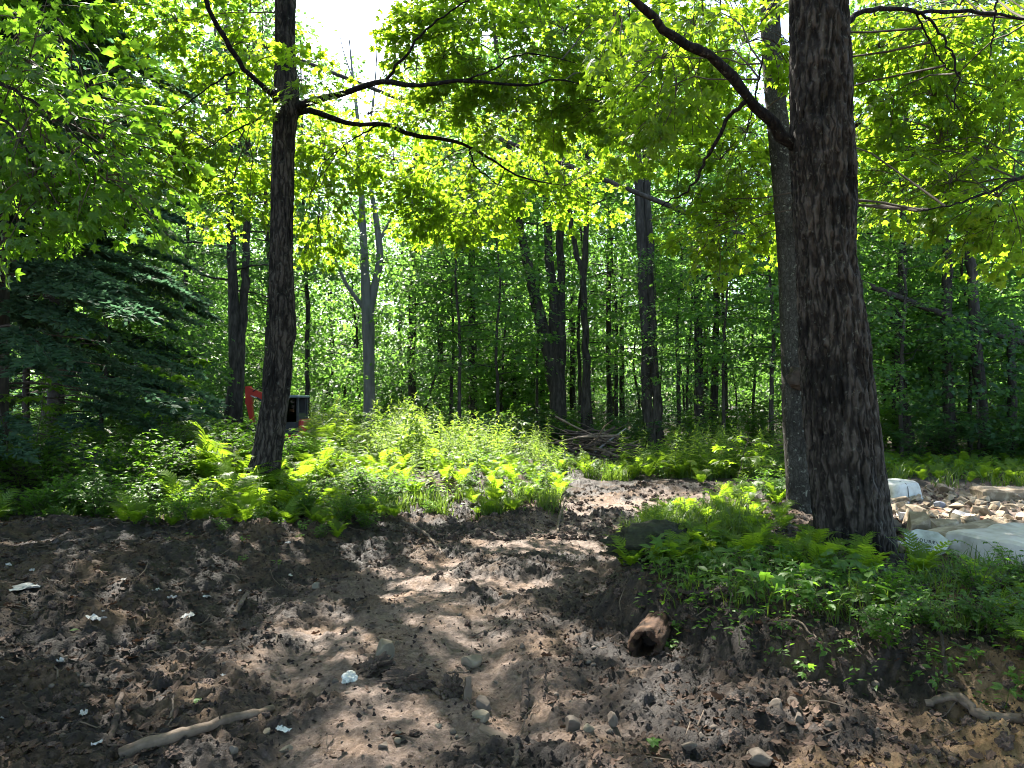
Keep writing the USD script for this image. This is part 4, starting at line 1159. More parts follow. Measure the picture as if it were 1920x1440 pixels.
# right bank
zone([(1.15, 6.5), (2.3, 6.3), (2.9, 7.6), (2.6, 8.8), (1.5, 8.7), (1.1, 7.6)], F4 + ['weed1'], 34, .32, .52, 'green plant on the bank left of the two right trunks', 'ferns on the right bank', .24, .8)
zone([(1.6, 5.6), (2.4, 5.2), (2.95, 5.2), (3.0, 5.6), (2.4, 6.0)], F4, 15, .4, .65, 'fern at the foot of the thick maple trunk', 'ferns at the foot of the thick trunk', .26, .8)
zone([(1.1, 5.0), (1.5, 4.4), (2.1, 4.1), (2.4, 5.2), (1.7, 6.2), (1.0, 5.9)], S3, 60, .6, 1.2, 'small seedling among dead leaves on the right bank', 'seedlings on the right bank', .10, .8)
zone([(2.0, 4.0), (2.6, 3.5), (3.6, 3.4), (4.2, 4.0), (4.2, 4.75), (3.4, 4.9), (2.6, 5.1)], B3 + S3 + ['fern1', 'fern3'], 56, .3, .58, 'dark green leafy plant in the shade at the right edge', 'plants in the shade at the right edge', .18, .8)
zone([(.9, 5.8), (1.8, 5.8), (1.85, 6.25), (.95, 6.3)], F4, 18, .3, .5, 'small fern hanging over the mossy log', 'ferns over the mossy log', .1, .3)
zone([(.85, 4.75), (1.2, 4.2), (1.9, 3.75), (3.4, 3.3), (3.4, 4.1), (2.3, 4.5), (1.4, 5.0)], S3, 52, .3, .75, 'seedling on the face of the right bank', 'seedlings on the bank face', .1, .6)
zone([(3.2, 10.4), (4.8, 10.4), (5.2, 13.4), (3.4, 13.4)], B3 + F4, 22, .5, .9, 'low leafy plant behind the grey trunk', 'plants behind the grey trunk', .3, .9)
zone([(6.5, 13.6), (12.5, 12.6), (14, 17), (7, 18)], F4, 75, .4, .72, 'green fern beyond the rubble under the trees at the right', 'ferns beyond the rubble', .35, 1.0)
# woods floor
zone([(-16, 15.5), (-7, 15), (-3, 17.5), (0, 19.5), (7, 18.5), (12, 16), (18, 14), (20, 24), (8, 27), (-4, 29), (-18, 24)], H3, 120, .6, 1.15, 'leafy shrub at the edge of the woods', 'shrubs at the edge of the woods', .6, 0, clear=True)
zone([(-18, 22), (18, 20), (26, 40), (-26, 40)], H3, 110, .7, 1.3, 'shrub deep in the woods', 'shrubs deep in the woods', .8, 0)

# saplings that stand out
for nm, u, v, Y, H, tiers, n, size, spread, lab, sd in (
        ('maple_sapling', 1378, 905, 12.6, .95, 7, 9, .15, .75, 'sunlit yellow-green maple sapling left of the grey trunk', 201),
        ('maple_sapling', 290, 860, 14.5, 2.1, 9, 9, .22, .95, 'maple sapling with big bright leaves between the hemlock and the left maple', 202),
        ('maple_sapling', 345, 850, 16.0, 1.9, 8, 8, .20, .85, 'maple sapling with flat light green leaf tiers left of the excavator', 203),
        ('maple_sapling', 60, 860, 11.5, 1.7, 7, 8, .18, .7, 'shaded maple sapling with broad leaves at the left edge', 204),
        ('maple_sapling', 975, 870, 13.4, .95, 6, 6, .10, .25, 'narrow bright sapling on the right end of the sunlit mound', 205),
        ('maple_sapling', 470, 850, 14.0, 1.0, 4, 4, .24, .4, 'sapling with a few large pale leaves beside the left maple trunk', 206)):
    w, lv = make_sapling(sd, H, tiers, n, size, spread)
    p = at(u, v, Y)
    t = thing(nm, lab, 'sapling', mat4((p[0], Y, gz(p[0], Y))))
    part(t, 'stem', w, 'twig_bark')
    for k in range(len(lv[0])):
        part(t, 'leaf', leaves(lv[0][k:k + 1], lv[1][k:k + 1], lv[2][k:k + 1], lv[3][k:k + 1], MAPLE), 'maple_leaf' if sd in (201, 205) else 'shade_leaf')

# grass: clumps on the right bank, along the track edges and thin over the banks
gr = np.random.default_rng(303)


def blades(poly, n, h0, h1, w=.008, clump=0):
    P = sg.Polygon(poly)
    x0, y0, x1, y1 = P.bounds
    import shapely
    xs, ys = gr.uniform(x0, x1, n * 4), gr.uniform(y0, y1, n * 4)
    if clump:
        c = gr.integers(0, clump, n * 4)
        cx, cy = gr.uniform(x0, x1, clump), gr.uniform(y0, y1, clump)
        xs, ys = cx[c] + gr.normal(0, .07, n * 4), cy[c] + gr.normal(0, .07, n * 4)
    ok = shapely.contains_xy(P, xs, ys)
    xs, ys = xs[ok][:n], ys[ok][:n]
    m = len(xs)
    z = gh(xs, ys)
    az, h, lean = gr.uniform(0, 6.28, m), gr.uniform(h0, h1, m), gr.uniform(.15, .95, m)
    d = np.stack([np.cos(az), np.sin(az), np.zeros(m)], -1)
    s = np.stack([-np.sin(az), np.cos(az), np.zeros(m)], -1)
    b = np.stack([xs, ys, z - .01], -1)
    V = []
    for k, wk in ((0, 1), (.35, .9), (.7, .6), (1, 0)):
        c = b + d * (h * lean * k ** 1.8)[:, None] + np.array([0, 0, 1.0]) * (h * (k - .35 * lean * k ** 3))[:, None]
        V += [c + s * w * wk, c - s * w * wk] if wk else [c]
    V = np.stack(V, 1)
    f = np.array([[0, 1, 3], [0, 3, 2], [2, 3, 5], [2, 5, 4], [4, 5, 6]])
    return V.reshape(-1, 3), (f[None] + (np.arange(m) * 7)[:, None, None]).reshape(-1, 3)


single('grass', join([blades([(1.15, 6.6), (2.3, 6.6), (2.6, 8.2), (1.6, 8.4), (1.1, 7.8)], 3000, .12, .32, .006, 70),
                      blades([(.9, 13.7), (3.2, 14.3), (7, 14.6), (8, 16.5), (.8, 16)], 5200, .12, .36, .008, 190),
                      blades([(-3.2, 8.9), (-1.4, 9.2), (.9, 9.7), (.8, 11.0), (-1, 10.8)], 1700, .08, .34, .006, 60),
                      blades([(1.0, 5.0), (1.6, 4.3), (3.6, 3.9), (4.5, 5.5), (1.3, 6.6)], 2000, .06, .26, .004, 130),
                      blades([(-8, 8.3), (-3.4, 8.3), (-3.4, 11), (-9, 11)], 1100, .1, .3, .006, 60),
                      blades([(7, 13), (14, 12), (14, 16), (7, 16)], 2200, .15, .4, .009, 100)]),
       'grass_blade', 'blades of green grass on the banks and along the dirt track', 'grass', kind='stuff')

# low leafy cover over banks and woods floor
cr = np.random.default_rng(404)
P_, D_, N_, S_ = [], [], [], []
for poly, n, hz, sz in (([(.8, 4.9), (1.4, 4.1), (2.4, 3.6), (5.4, 3.9), (5.4, 5.8), (3.2, 6.0), (1.3, 7.0)], 3200, .12, .042), ([(-9.5, 8.8), (-3, 8.8), (-.8, 10.2), (.6, 10.2), (.8, 13), (-9, 15)], 7500, .35, .075),
                        ([(.8, 13.8), (4, 14.6), (7, 14.6), (13, 13.4), (16, 18), (0, 20)], 7000, .30, .085), ([(-20, 15), (-4, 17), (6, 18), (20, 14), (26, 34), (-26, 34)], 16000, .35, .14)):
    P = sg.Polygon(poly)
    x0, y0, x1, y1 = P.bounds
    import shapely
    xs, ys = cr.uniform(x0, x1, n * 3), cr.uniform(y0, y1, n * 3)
    keep = shapely.contains_xy(P, xs, ys) & (n2(xs, ys, .9, 41) > -.10) & (path_dist(xs, ys) > 1.0)
    xs, ys = xs[keep][:n], ys[keep][:n]
    az = cr.uniform(0, 6.28, len(xs))
    P_.append(np.stack([xs, ys, gh(xs, ys) + hz * cr.uniform(.05, 1, len(xs)) ** 1.5], -1))
    D_.append(np.stack([np.cos(az), np.sin(az), cr.normal(0, .3, len(xs))], -1))
    N_.append(np.array([0, 0, 1.0]) + cr.normal(0, .35, (len(xs), 3)))
    S_.append(sz * cr.uniform(.6, 1.3, len(xs)))
single('ground_cover', leaves(np.vstack(P_), unit(np.vstack(D_)), unit(np.vstack(N_)), np.concatenate(S_), OVATE), 'bush_leaf', 'low leafy ground cover over the banks and woods floor', 'ground cover', kind='stuff')

# dead leaves, bark chips and clods of earth
lr = np.random.default_rng(505)


def litter_xy(n, x0, x1, y0, y1, keep):
    xs, ys = lr.uniform(x0, x1, n), y0 + (y1 - y0) * lr.uniform(0, 1, n) ** 1.5
    k = keep(xs, ys)
    return xs[k], ys[k]


offtrack = lambda x, y: lr.uniform(0, 1, len(x)) < np.clip(.12 + .88 * sstep(.5, 1.4, path_dist(x, y)), 0, 1) * (n2(x, y, 1.6, 51) > -.16)
xs, ys = litter_xy(52000, -7, 7, 2.3, 11, offtrack)
n = len(xs)
az = lr.uniform(0, 6.28, n)
DEAD = (np.array([[0, 0, 0], [.3, .2, .14], [.2, .5, .02], [.32, .75, .16], [0, 1, .10], [-.3, .7, .12], [-.2, .45, .0], [-.3, .2, .16]]), STAR[1])
single('leaf_litter', leaves(np.stack([xs, ys, gh(xs, ys) + .006], -1), np.stack([np.cos(az), np.sin(az), lr.normal(0, .22, n)], -1), np.array([0, 0, 1.0]) + lr.normal(0, .38, (n, 3)), (.010 + .062 * lr.uniform(0, 1, n) ** 2), DEAD),
       'dead_leaf', 'brown dead leaves and chips strewn over the churned soil', 'leaf litter', kind='stuff')


def scatter_blobs(n, smin, smax, keep, variants, seed, flat=.7, x=(-6, 6), y=(2.3, 11), sink=.25):
    r = np.random.default_rng(seed)
    xs, ys = r.uniform(*x, n), y[0] + (y[1] - y[0]) * r.uniform(0, 1, n) ** 1.6
    k = keep(xs, ys)
    xs, ys = xs[k], ys[k]
    zs = gh(xs, ys)
    out = []
    for q, p in enumerate(zip(xs, ys, zs)):
        s = smin + (smax - smin) * r.uniform() ** 3
        v, f = variants[int(r.integers(len(variants)))]
        out.append(moved((v * [1, r.uniform(.7, 1), r.uniform(.5, .9)], f), mat4((p[0], p[1], p[2] + s * sink), r.uniform(0, 6.28), s, r.normal(0, .4), r.normal(0, .4))))
    return join(out)


clods = [blob((1, 1, 1), 2, .95, 2.6, 60 + k) for k in range(8)]
single('soil_clods', scatter_blobs(9000, .006, .045, lambda x, y: lr.uniform(0, 1, len(x)) < .18 + .82 * (n2(x, y, 1.4, 53) > .0) * sstep(.2, .9, path_dist(x, y)), clods, 61), 'clod', 'crumbly dark clods of churned earth', 'soil', True, kind='stuff') if False else None
noise_mat('clod', [(.3, (.026, .018, .014)), (.6, (.075, .052, .042)), (.8, (.13, .095, .078))], scale=30, bump=1.0, bscale=80, bdist=.01, rough=.95)
single('soil_clods', scatter_blobs(9000, .006, .036, lambda x, y: lr.uniform(0, 1, len(x)) < .03 + .5 * churn(x, y) + .8 * (n2(x, y, 1.4, 53) > .0) * sstep(.4, 1.1, path_dist(x, y)), clods, 61), 'clod', 'crumbly dark clods of churned earth', 'soil', False, kind='stuff')
noise_mat('crumb', [(.15, (.014, .0095, .0075)), (.5, (.055, .039, .031)), (.85, (.22, .165, .135))], scale=20, bump=.3, bscale=90, bdist=.005, rough=.95, rnd=.9)
OCT = np.array([[1, 0, 0], [-1, 0, 0], [0, 1, 0], [0, -1, 0], [0, 0, 1], [0, 0, -1.0]]), np.array([[0, 2, 4], [2, 1, 4], [1, 3, 4], [3, 0, 4], [2, 0, 5], [1, 2, 5], [3, 1, 5], [0, 3, 5]])
xs, ys = litter_xy(95000, -6, 6, 2.3, 10.5, lambda x, y: lr.uniform(0, 1, len(x)) < .25 + .75 * np.maximum(churn(x, y), sstep(.5, 1.2, path_dist(x, y))))
n = len(xs)
sz = .0025 + .011 * lr.uniform(0, 1, n) ** 4
vv = OCT[0][None] * lr.uniform(.45, 1.5, (n, 6, 1)) + lr.normal(0, .25, (n, 6, 3))
vv = vv * sz[:, None, None] * lr.uniform(.5, 1.3, (n, 1, 3)) + np.stack([xs, ys, gh(xs, ys) + sz * .35], -1)[:, None]
single('soil_crumbs', (vv.reshape(-1, 3), (OCT[1][None] + (np.arange(n) * 6)[:, None, None]).reshape(-1, 3)), 'crumb', 'loose crumbs of soil and chips of bark', 'soil', kind='stuff')
noise_mat('track_clod', [(.3, (.05, .034, .026)), (.55, (.13, .093, .074)), (.8, (.24, .18, .15))], scale=14, bump=.8, bscale=60, bdist=.01, rough=.95, rnd=.3)
single('track_clods', scatter_blobs(2600, .010, .055, lambda x, y: path_dist(x, y) < 1.5 + .5 * n2(x, y, 1.5, 91), clods, 64, x=(-1, 7), y=(8.2, 13.8)), 'track_clod', 'broken clods covering the far bend of the dirt track', 'soil', False, kind='stuff')
pebs = [blob((1, 1, 1), 1, .3, 1.2, 80 + k) for k in range(5)]
single('pebbles', scatter_blobs(1500, .006, .022, lambda x, y: x == x, pebs, 62), 'field_stone', 'small pebbles lying in the soil', 'pebbles', True, kind='stuff')
# fine twigs in the litter
tw = []
for _ in range(520):
    x, y = lr.uniform(-5.5, 5.5), 2.4 + 8 * lr.uniform() ** 1.5
    a, L = lr.uniform(0, 6.28), lr.uniform(.06, .30)
    k = np.linspace(-.5, .5, 4)
    px_, py_ = x + np.cos(a) * L * k, y + np.sin(a) * L * k
    p = np.column_stack([px_, py_, gh(px_, py_) + .008 + lr.uniform(0, .02)])
    p[1:3] += lr.normal(0, .008, (2, 3))
    tw.append(tube(p, lr.uniform(.0018, .0045), 4, False))
single('fine_twigs', join(tw), 'stick_wood', 'thin broken twigs scattered over the soil', 'twigs', kind='stuff')
# ---------------------------------------------------------------- stones, sticks, scraps
def stone(u, v, wpx, hpx, label, mat='field_stone', seed=0, name='stone', cat='stone', cut=7, flat=.6, amp=.16, depth=.8, group=None, rz=0., sink=.38, tilt=0., freq=1.5, sub=3):
    p = ground_at(u, v + hpx * .35)
    k = p[1] / FPX
    b = blob((wpx / 2 * k, wpx / 2 * k * depth, hpx / 2 * k * 1.3), sub, amp, freq, seed, flat, cut)
    if name in ('rubble_stone', 'broken_brick'):
        b = chunk(np.array([wpx / 2 * k, wpx / 2 * k * depth, hpx / 2 * k * 1.25]) * 1.06, seed)
    t = moved(b, mat4((p[0], p[1], p[2] + hpx / 2 * k * (1 - sink)), rz, 1, 0, tilt))
    return single(name, t, mat, label, cat, 25, group)


for a in ((722, 1222, 44, 44, 'angular tan stone standing beside a dark root left of the track middle', 'track_stone', 1), (880, 1238, 48, 24, 'rounded pale stone half sunk in the mud of the track', 'track_stone', 2),
          (907, 1318, 38, 26, 'brown rounded stone just right of the upright wood splinter', 'field_stone', 3), (899, 1343, 42, 18, 'flat pale stone in front of the upright wood splinter', 'track_stone', 4),
          (1072, 1362, 44, 30, 'largest grey stone of the row right of the short upright stick', 'field_stone', 5), (1104, 1367, 25, 18, 'yellowish stone, middle one of the row at the bottom centre', 'track_stone', 6),
          (1147, 1357, 24, 24, 'upright greyish stone at the right end of the row at the bottom centre', 'field_stone', 7), (1143, 1374, 16, 12, 'small stone touching the right end of the row at the bottom centre', 'field_stone', 8),
          (747, 1376, 16, 14, 'upper of two small round pebbles left of the wood chip', 'track_stone', 9), (745, 1388, 16, 11, 'lower of two small round pebbles left of the wood chip', 'track_stone', 10),
          (822, 1360, 14, 10, 'small pale pebble above the wood chip', 'track_stone', 11), (855, 1381, 12, 9, 'tiny pale pebble directly left of the wood chip', 'track_stone', 12),
          (537, 1407, 26, 14, 'smooth pale stone below the clear plastic scrap', 'track_stone', 13), (501, 1373, 20, 13, 'pale stone just left of the clear plastic scrap', 'track_stone', 14),
          (438, 1402, 20, 14, 'pale stone under the far end of the long curved stick', 'field_stone', 15), (248, 1436, 26, 22, 'stone cut by the bottom edge below the long curved stick', 'track_stone', 16),
          (1457, 1327, 32, 24, 'rounded brown stone before the right bank, left of a pair', 'field_stone', 17), (1487, 1316, 22, 18, 'dark round stone of the group before the right bank, farthest back', 'field_stone', 18),
          (1497, 1348, 26, 18, 'dark stone of the group before the right bank, nearest', 'field_stone', 19), (1552, 1365, 18, 14, 'small tan stone alone on the soil right of the group before the bank', 'field_stone', 20),
          (1368, 1075, 28, 20, 'stone among seedlings on the right bank, left one of two', 'field_stone', 21), (1400, 1076, 22, 16, 'stone among seedlings on the right bank, right one of two', 'field_stone', 22),
          (1315, 1382, 16, 12, 'small stone in the shaded mud at lower right of centre', 'field_stone', 23), (1292, 1405, 30, 20, 'low broad stone near the bottom edge right of centre', 'field_stone', 24),
          (1425, 1418, 60, 26, 'wide low stone sunk in the soil at the bottom right of centre', 'field_stone', 25), (594, 1100, 18, 14, 'cut pale root end on the left soil at the shadow edge', 'track_stone', 26),
          (1101, 1002, 14, 12, 'small dark clod stone lying on the bright track', 'field_stone', 27), (720, 1398, 22, 14, 'earthy stone near the bottom left of centre', 'field_stone', 28)):
    stone(*a[:5], mat=a[5], seed=a[6], rz=a[6] * 1.7)

def chunk(size, seed, n=16):
    """An angular broken block."""
    r = np.random.default_rng(seed)
    p = r.uniform(-1, 1, (n, 3))
    p /= np.maximum(np.abs(p).max(1, keepdims=True), np.linalg.norm(p, axis=1, keepdims=True) * .8)
    p *= r.uniform(.82, 1, (n, 1))
    h = trimesh.convex.convex_hull(p)
    return np.array(h.vertices) * size, np.array(h.faces)


# the rubble right of the thick trunk
for a in ((1722, 990, 60, 34, 'big pale broken slab standing at a slant in the rubble', 'tan_stone', 41, 9), (1768, 994, 66, 34, 'big yellowish rock with a ragged shaded side in the rubble', 'tan_stone', 42, 7),
          (1702, 973, 34, 18, 'grey block left of the slanting slab in the rubble', 'grey_stone', 43, 10), (1678, 985, 30, 26, 'brown round rock right beside the thick trunk', 'field_stone', 44, 4),
          (1762, 949, 20, 12, 'dark bluish slate chip at the back of the rubble', 'slate_stone', 45, 9), (1778, 955, 26, 8, 'flat grey slate piece right of the dark slate chip', 'slate_stone', 46, 9),
          (1760, 961, 32, 8, 'thin rusty orange slab before the slate chips', 'brick_clay', 47, 9), (1805, 971, 34, 18, 'pale flat block tilted in the middle of the rubble', 'grey_stone', 48, 11),
          (1832, 959, 22, 14, 'broken red brick in the back of the rubble', 'brick_clay', 49, 9), (1865, 983, 28, 18, 'orange brick lump above the concrete slab', 'brick_clay', 50, 8),
          (1836, 990, 26, 18, 'pale grey rounded stone behind the concrete slab', 'grey_stone', 51, 5), (1851, 993, 24, 12, 'grey wedge of stone right behind the concrete slab', 'grey_stone', 52, 10),
          (1818, 984, 32, 22, 'tan stone between the tilted block and the concrete slab', 'tan_stone', 53, 8), (1798, 1000, 28, 20, 'crumbled pale stone left of the concrete slab', 'tan_stone', 54, 7),
          (1842, 975, 16, 12, 'small orange stone between the bricks', 'brick_clay', 55, 8), (1700, 1018, 44, 12, 'flat grey slab lying left of the white marked stone', 'grey_stone', 56, 11),
          (1693, 1028, 30, 14, 'sandy stone below the flat grey slab', 'tan_stone', 57, 6), (1820, 1052, 40, 10, 'flat pale chip in front of the concrete slab', 'tan_stone', 58, 9),
          (1849, 1056, 16, 12, 'small orange stone in front of the concrete slab', 'brick_clay', 59, 6), (1790, 1036, 30, 10, 'reddish chip before the left end of the concrete slab', 'brick_clay', 60, 9),
          (1700, 944, 10, 8, 'small white pebble under the overturned tub', 'grey_stone', 61, 5), (1895, 950, 30, 12, 'pale flat stone before the long pale beam', 'tan_stone', 62, 9),
          (1880, 965, 24, 14, 'tan stone right of the red brick', 'tan_stone', 63, 7), (1908, 985, 30, 18, 'brown stone at the right edge above the concrete slab', 'field_stone', 64, 6),
          (1730, 960, 16, 12, 'pale stone behind the slanting slab', 'tan_stone', 65, 7), (1660, 1000, 20, 14, 'sandy stone close to the right side of the thick trunk', 'tan_stone', 66, 6), (1745, 1008, 26, 12, 'dark grey stone in front of the ragged rock', 'slate_stone', 67, 8)):
    stone(*a[:5], mat=a[5], seed=a[6], cut=a[7], name='broken_brick' if a[5] == 'brick_clay' else 'rubble_stone', cat='brick' if a[5] == 'brick_clay' else 'stone', amp=.12, rz=a[6] * 2.1, tilt=(.35 if a[6] in (41, 48) else .08), sink=.15)
rr = np.random.default_rng(606)
vs = [chunk(np.array([1, 1, .8]), 90 + k, 11) for k in range(8)]
single('rubble_gravel', scatter_blobs(4200, .012, .15, lambda x, y: (path_dist(x, y) > .1) & (x > .36 * y + 1.4), vs, 63, x=(4.2, 11), y=(7.2, 12.8), sink=.2), 'tan_stone', 'small broken stone and gravel of the rubble patch', 'gravel', False, kind='stuff')


def rbox(sx, sy, sz, c=.02, jag=0, seed=0):
    import manifold3d as m3
    b = m3.Manifold.hull(m3.Manifold.cube((sx - 2 * c, sy - 2 * c, sz), True) + m3.Manifold.cube((sx - 2 * c, sy, sz - 2 * c), True) + m3.Manifold.cube((sx, sy - 2 * c, sz - 2 * c), True))
    if jag:
        b = b.refine_to_length(jag)
        v, f, _ = meshkit.arrays(b)
        return v + (np.stack([meshkit.fbm(v * 7 + seed + k * 9, 3, seed) for k in range(3)], -1) - .5) * jag * 1.1, f
    v, f, _ = meshkit.arrays(b)
    return v, f


def on_ground(vf, u, v, rz, lift, rx=0., ry=0., Y=None):
    p = ground_at(u, v) if Y is None else np.array([at(u, v, Y)[0], Y, gz(at(u, v, Y)[0], Y)])
    return moved(vf, mat4((p[0], p[1], p[2] + lift), rz, 1, rx, ry))


single('concrete_slab', on_ground(rbox(1.5, .8, .24, .02, .05, 3), 1975, 1050, .42, .12), 'concrete', 'large concrete slab with a bright top at the right edge of the rubble', 'slab', 25)
single('concrete_slab', on_ground(rbox(.75, .5, .12, .02, .04, 5), 1835, 1022, .30, .08, .03, -.08), 'tan_stone', 'thin broken slab with a ragged end, left of the large concrete slab', 'slab', 25)
single('stone_beam', on_ground(rbox(2.6, .5, .20, .04, .06, 6), 2000, 938, -.12, .07), 'tan_stone', 'long pale beam lying along the back of the rubble', 'beam', 25)
# flat white stone with dark handwriting
ms = thing('marked_stone', 'flat white stone with dark handwriting, tilted towards the viewer in the rubble', 'stone', mat4(ground_at(1738, 1040) + np.array([0, 0, .085]), -.42, 1, .72, 0))
o = np.array([(-.14, -.02), (-.10, -.10), (.02, -.125), (.12, -.06), (.155, .02), (.08, .10), (-.06, .12), (-.15, .07)])
slab = trimesh.creation.extrude_polygon(sg.Polygon(o).buffer(.012), .035)
part(ms, 'slab', (np.array(slab.vertices), np.array(slab.faces)), 'white_plastic', 25)
st_ = []
for pl in ([(-.085, .035), (-.075, .012), (-.060, .034)], [(-.0725, .014), (-.078, -.012)], [(-.045, .030), (-.050, .004), (-.036, .0), (-.030, .022), (-.045, .030)], [(-.018, .026), (-.016, -.004), (-.002, -.004), (.002, .020)],
           [(.016, .020), (.012, -.010)], [(.016, .018), (.028, .012), (.020, .004), (.032, -.012)], [(.044, .014), (.042, -.014)], [(.044, .014), (.058, .010)], [(.043, .0), (.054, -.003)], [(.042, -.014), (.057, -.018)], [(.068, .006), (.074, -.020)]):
    q = np.array([[x, y, .0365] for x, y in pl])
    st_.append(tube(smooth_line(q, 8) if len(q) > 2 else q, .0028, 5))
part(ms, 'handwriting', join(st_), 'ink')

# overturned white tub
tub = thing('overturned_tub', 'white plastic tub lying upside down with a split seam, behind the rubble', 'tub', on := mat4((*[at(1680, 925, 11.6)[0], 11.6], gz(at(1680, 925, 11.6)[0], 11.6) - .02), .35, 1, .03, -.05))
prof = sg.Polygon([(-.27, 0), (-.235, .22), (-.20, .285), (-.12, .315), (.12, .31), (.20, .28), (.235, .22), (.27, 0)])
rimo = []


def loft(secs):
    k = len(secs[0])
    v = np.vstack(secs)
    f = []
    for a in range(len(secs) - 1):
        for b in range(k):
            c = (b + 1) % k
            f += [[a * k + b, a * k + c, (a + 1) * k + c], [a * k + b, (a + 1) * k + c, (a + 1) * k + b]]
    m = len(v)
    v = np.vstack([v, secs[0].mean(0), secs[-1].mean(0)])
    for b in range(k):
        c = (b + 1) % k
        f += [[m, c, b], [m + 1, (len(secs) - 1) * k + b, (len(secs) - 1) * k + c]]
    return v, np.array(f)


def ring(hx, hy, z, rr_=.06, n=6):
    pts = []
    for cx, cy, a0 in ((hx - rr_, hy - rr_, 0), (-hx + rr_, hy - rr_, 90), (-hx + rr_, -hy + rr_, 180), (hx - rr_, -hy + rr_, 270)):
        for q in range(n):
            a = math.radians(a0 + 90 * q / (n - 1))
            pts.append((cx + rr_ * math.cos(a), cy + rr_ * math.sin(a), z))
    return np.array(pts)


part(tub, 'shell', loft([ring(.30, .27, 0), ring(.298, .268, .02), ring(.275, .245, .22, .07), ring(.262, .232, .275, .08), ring(.235, .205, .305, .09), ring(.18, .15, .315, .09)]), 'white_plastic', 40)
part(tub, 'rim', loft([ring(.325, .295, .005), ring(.33, .30, .012), ring(.33, .30, .03), ring(.30, .27, .036)]), 'white_plastic', 40)
part(tub, 'seam', tube(np.array([(-.02, -.275, .02), (-.03, -.262, .12), (-.025, -.250, .22), (-.03, -.215, .30), (-.03, -.1, .318)]), .005, 5), 'rubber')


def stick(px, label, mat='stick_wood', name='stick', lift=.02, seed=0, sides=9, dz=None, group=None):
    """px: (u, v, width) points lying on the ground."""
    q = []
    for k, (u, v, w) in enumerate(px):
        p = ground_at(u, v)
        q.append([p[0], p[1], p[2] + w / 2 / FPX * p[1] * .6 + (dz[k] if dz else 0), w / 2 / FPX * p[1]])
    s = smooth_line(np.array(q), 24)
    r = np.random.default_rng(seed)
    s[1:-1, :3] += r.normal(0, .004, (22, 3))
    v, f = tube(s[:, :3], s[:, 3] * (1 + r.normal(0, .08, 24)), sides)
    v = v + (meshkit.fbm(v * 30, 2, seed)[:, None] - .5) * .008
    return single(name, (v, f), mat, label, 'stick', 40, group)


stick([(225, 1428, 26), (290, 1400, 24), (360, 1378, 20), (430, 1350, 17), (470, 1342, 16), (510, 1332, 13)], 'long curved stick with a peeled pale end at the bottom left', seed=1)
stick([(205, 1395, 12), (218, 1350, 11), (228, 1322, 8)], 'short dark stick standing up out of the soil behind the long curved stick', 'dark_wood', seed=2, dz=[0, .02, .06])
stick([(1735, 1322, 12), (1790, 1330, 17), (1850, 1342, 19), (1930, 1352, 20)], 'thick stick lying along the foot of the right bank at the right edge', seed=3)
stick([(1240, 1117, 6), (1310, 1114, 8), (1370, 1118, 8), (1420, 1125, 6)], 'thin dark branch lying across the right bank', 'dark_wood', seed=4, dz=[.05, .04, .04, .03])
stick([(1758, 1180, 6), (1768, 1230, 7), (1775, 1280, 8)], 'grey dead stick lying among dark plants at the right', 'dark_wood', seed=5, dz=[.06, .04, 0])
stick([(1882, 1380, 10), (1850, 1362, 9), (1800, 1350, 6)], 'short dark stick below the thick stick at the right edge', 'dark_wood', seed=6)
stick([(440, 1152, 10), (455, 1135, 8), (465, 1128, 6)], 'short forked pale root sticking out of the left soil', seed=7, dz=[0, .03, .05])
stick([(755, 992, 4), (800, 1012, 5), (830, 1035, 4)], 'thin pale twig sticking out of the mound edge above the track', seed=8, dz=[.1, .05, 0])
stick([(1060, 950, 4), (1050, 975, 5), (1045, 1000, 4)], 'thin twig leaning at the right end of the mound', seed=9, dz=[.12, .05, 0])
stick([(310, 1400, 4), (320, 1360, 4), (325, 1330, 3)], 'thin upright twig between the stones at the lower left', seed=10, dz=[0, .03, .08])
stick([(900, 1042, 3), (930, 1040, 5), (955, 1041, 3)], 'short dark twig flat on the bright track', 'dark_wood', seed=11)
stick([(840, 1262, 3), (860, 1262, 5), (882, 1263, 3)], 'pale splinter lying behind the dark wood chunk', seed=12)
stick([(980, 1345, 14), (984, 1320, 14), (986, 1300, 12)], 'short dark reddish stick leaning upright right of the wood splinter', 'dark_wood', seed=13, dz=[0, .04, .10])
stick([(815, 1295, 9), (826, 1303, 9), (836, 1312, 7)], 'small pale broken twig left of the wood splinter', seed=14)
stick([(965, 1440, 9), (967, 1428, 9), (969, 1420, 7)], 'stub of wood cut by the bottom edge', seed=15, dz=[0, .02, .05])
stick([(1440, 1190, 4), (1490, 1215, 4), (1530, 1245, 4)], 'thin dry twig lying among seedlings on the right bank', seed=16, dz=[.05, .04, .02])
stick([(1020, 1312, 5), (1022, 1290, 4), (1024, 1275, 3)], 'thin upright twig behind the row of stones', 'dark_wood', seed=17, dz=[0, .03, .06])

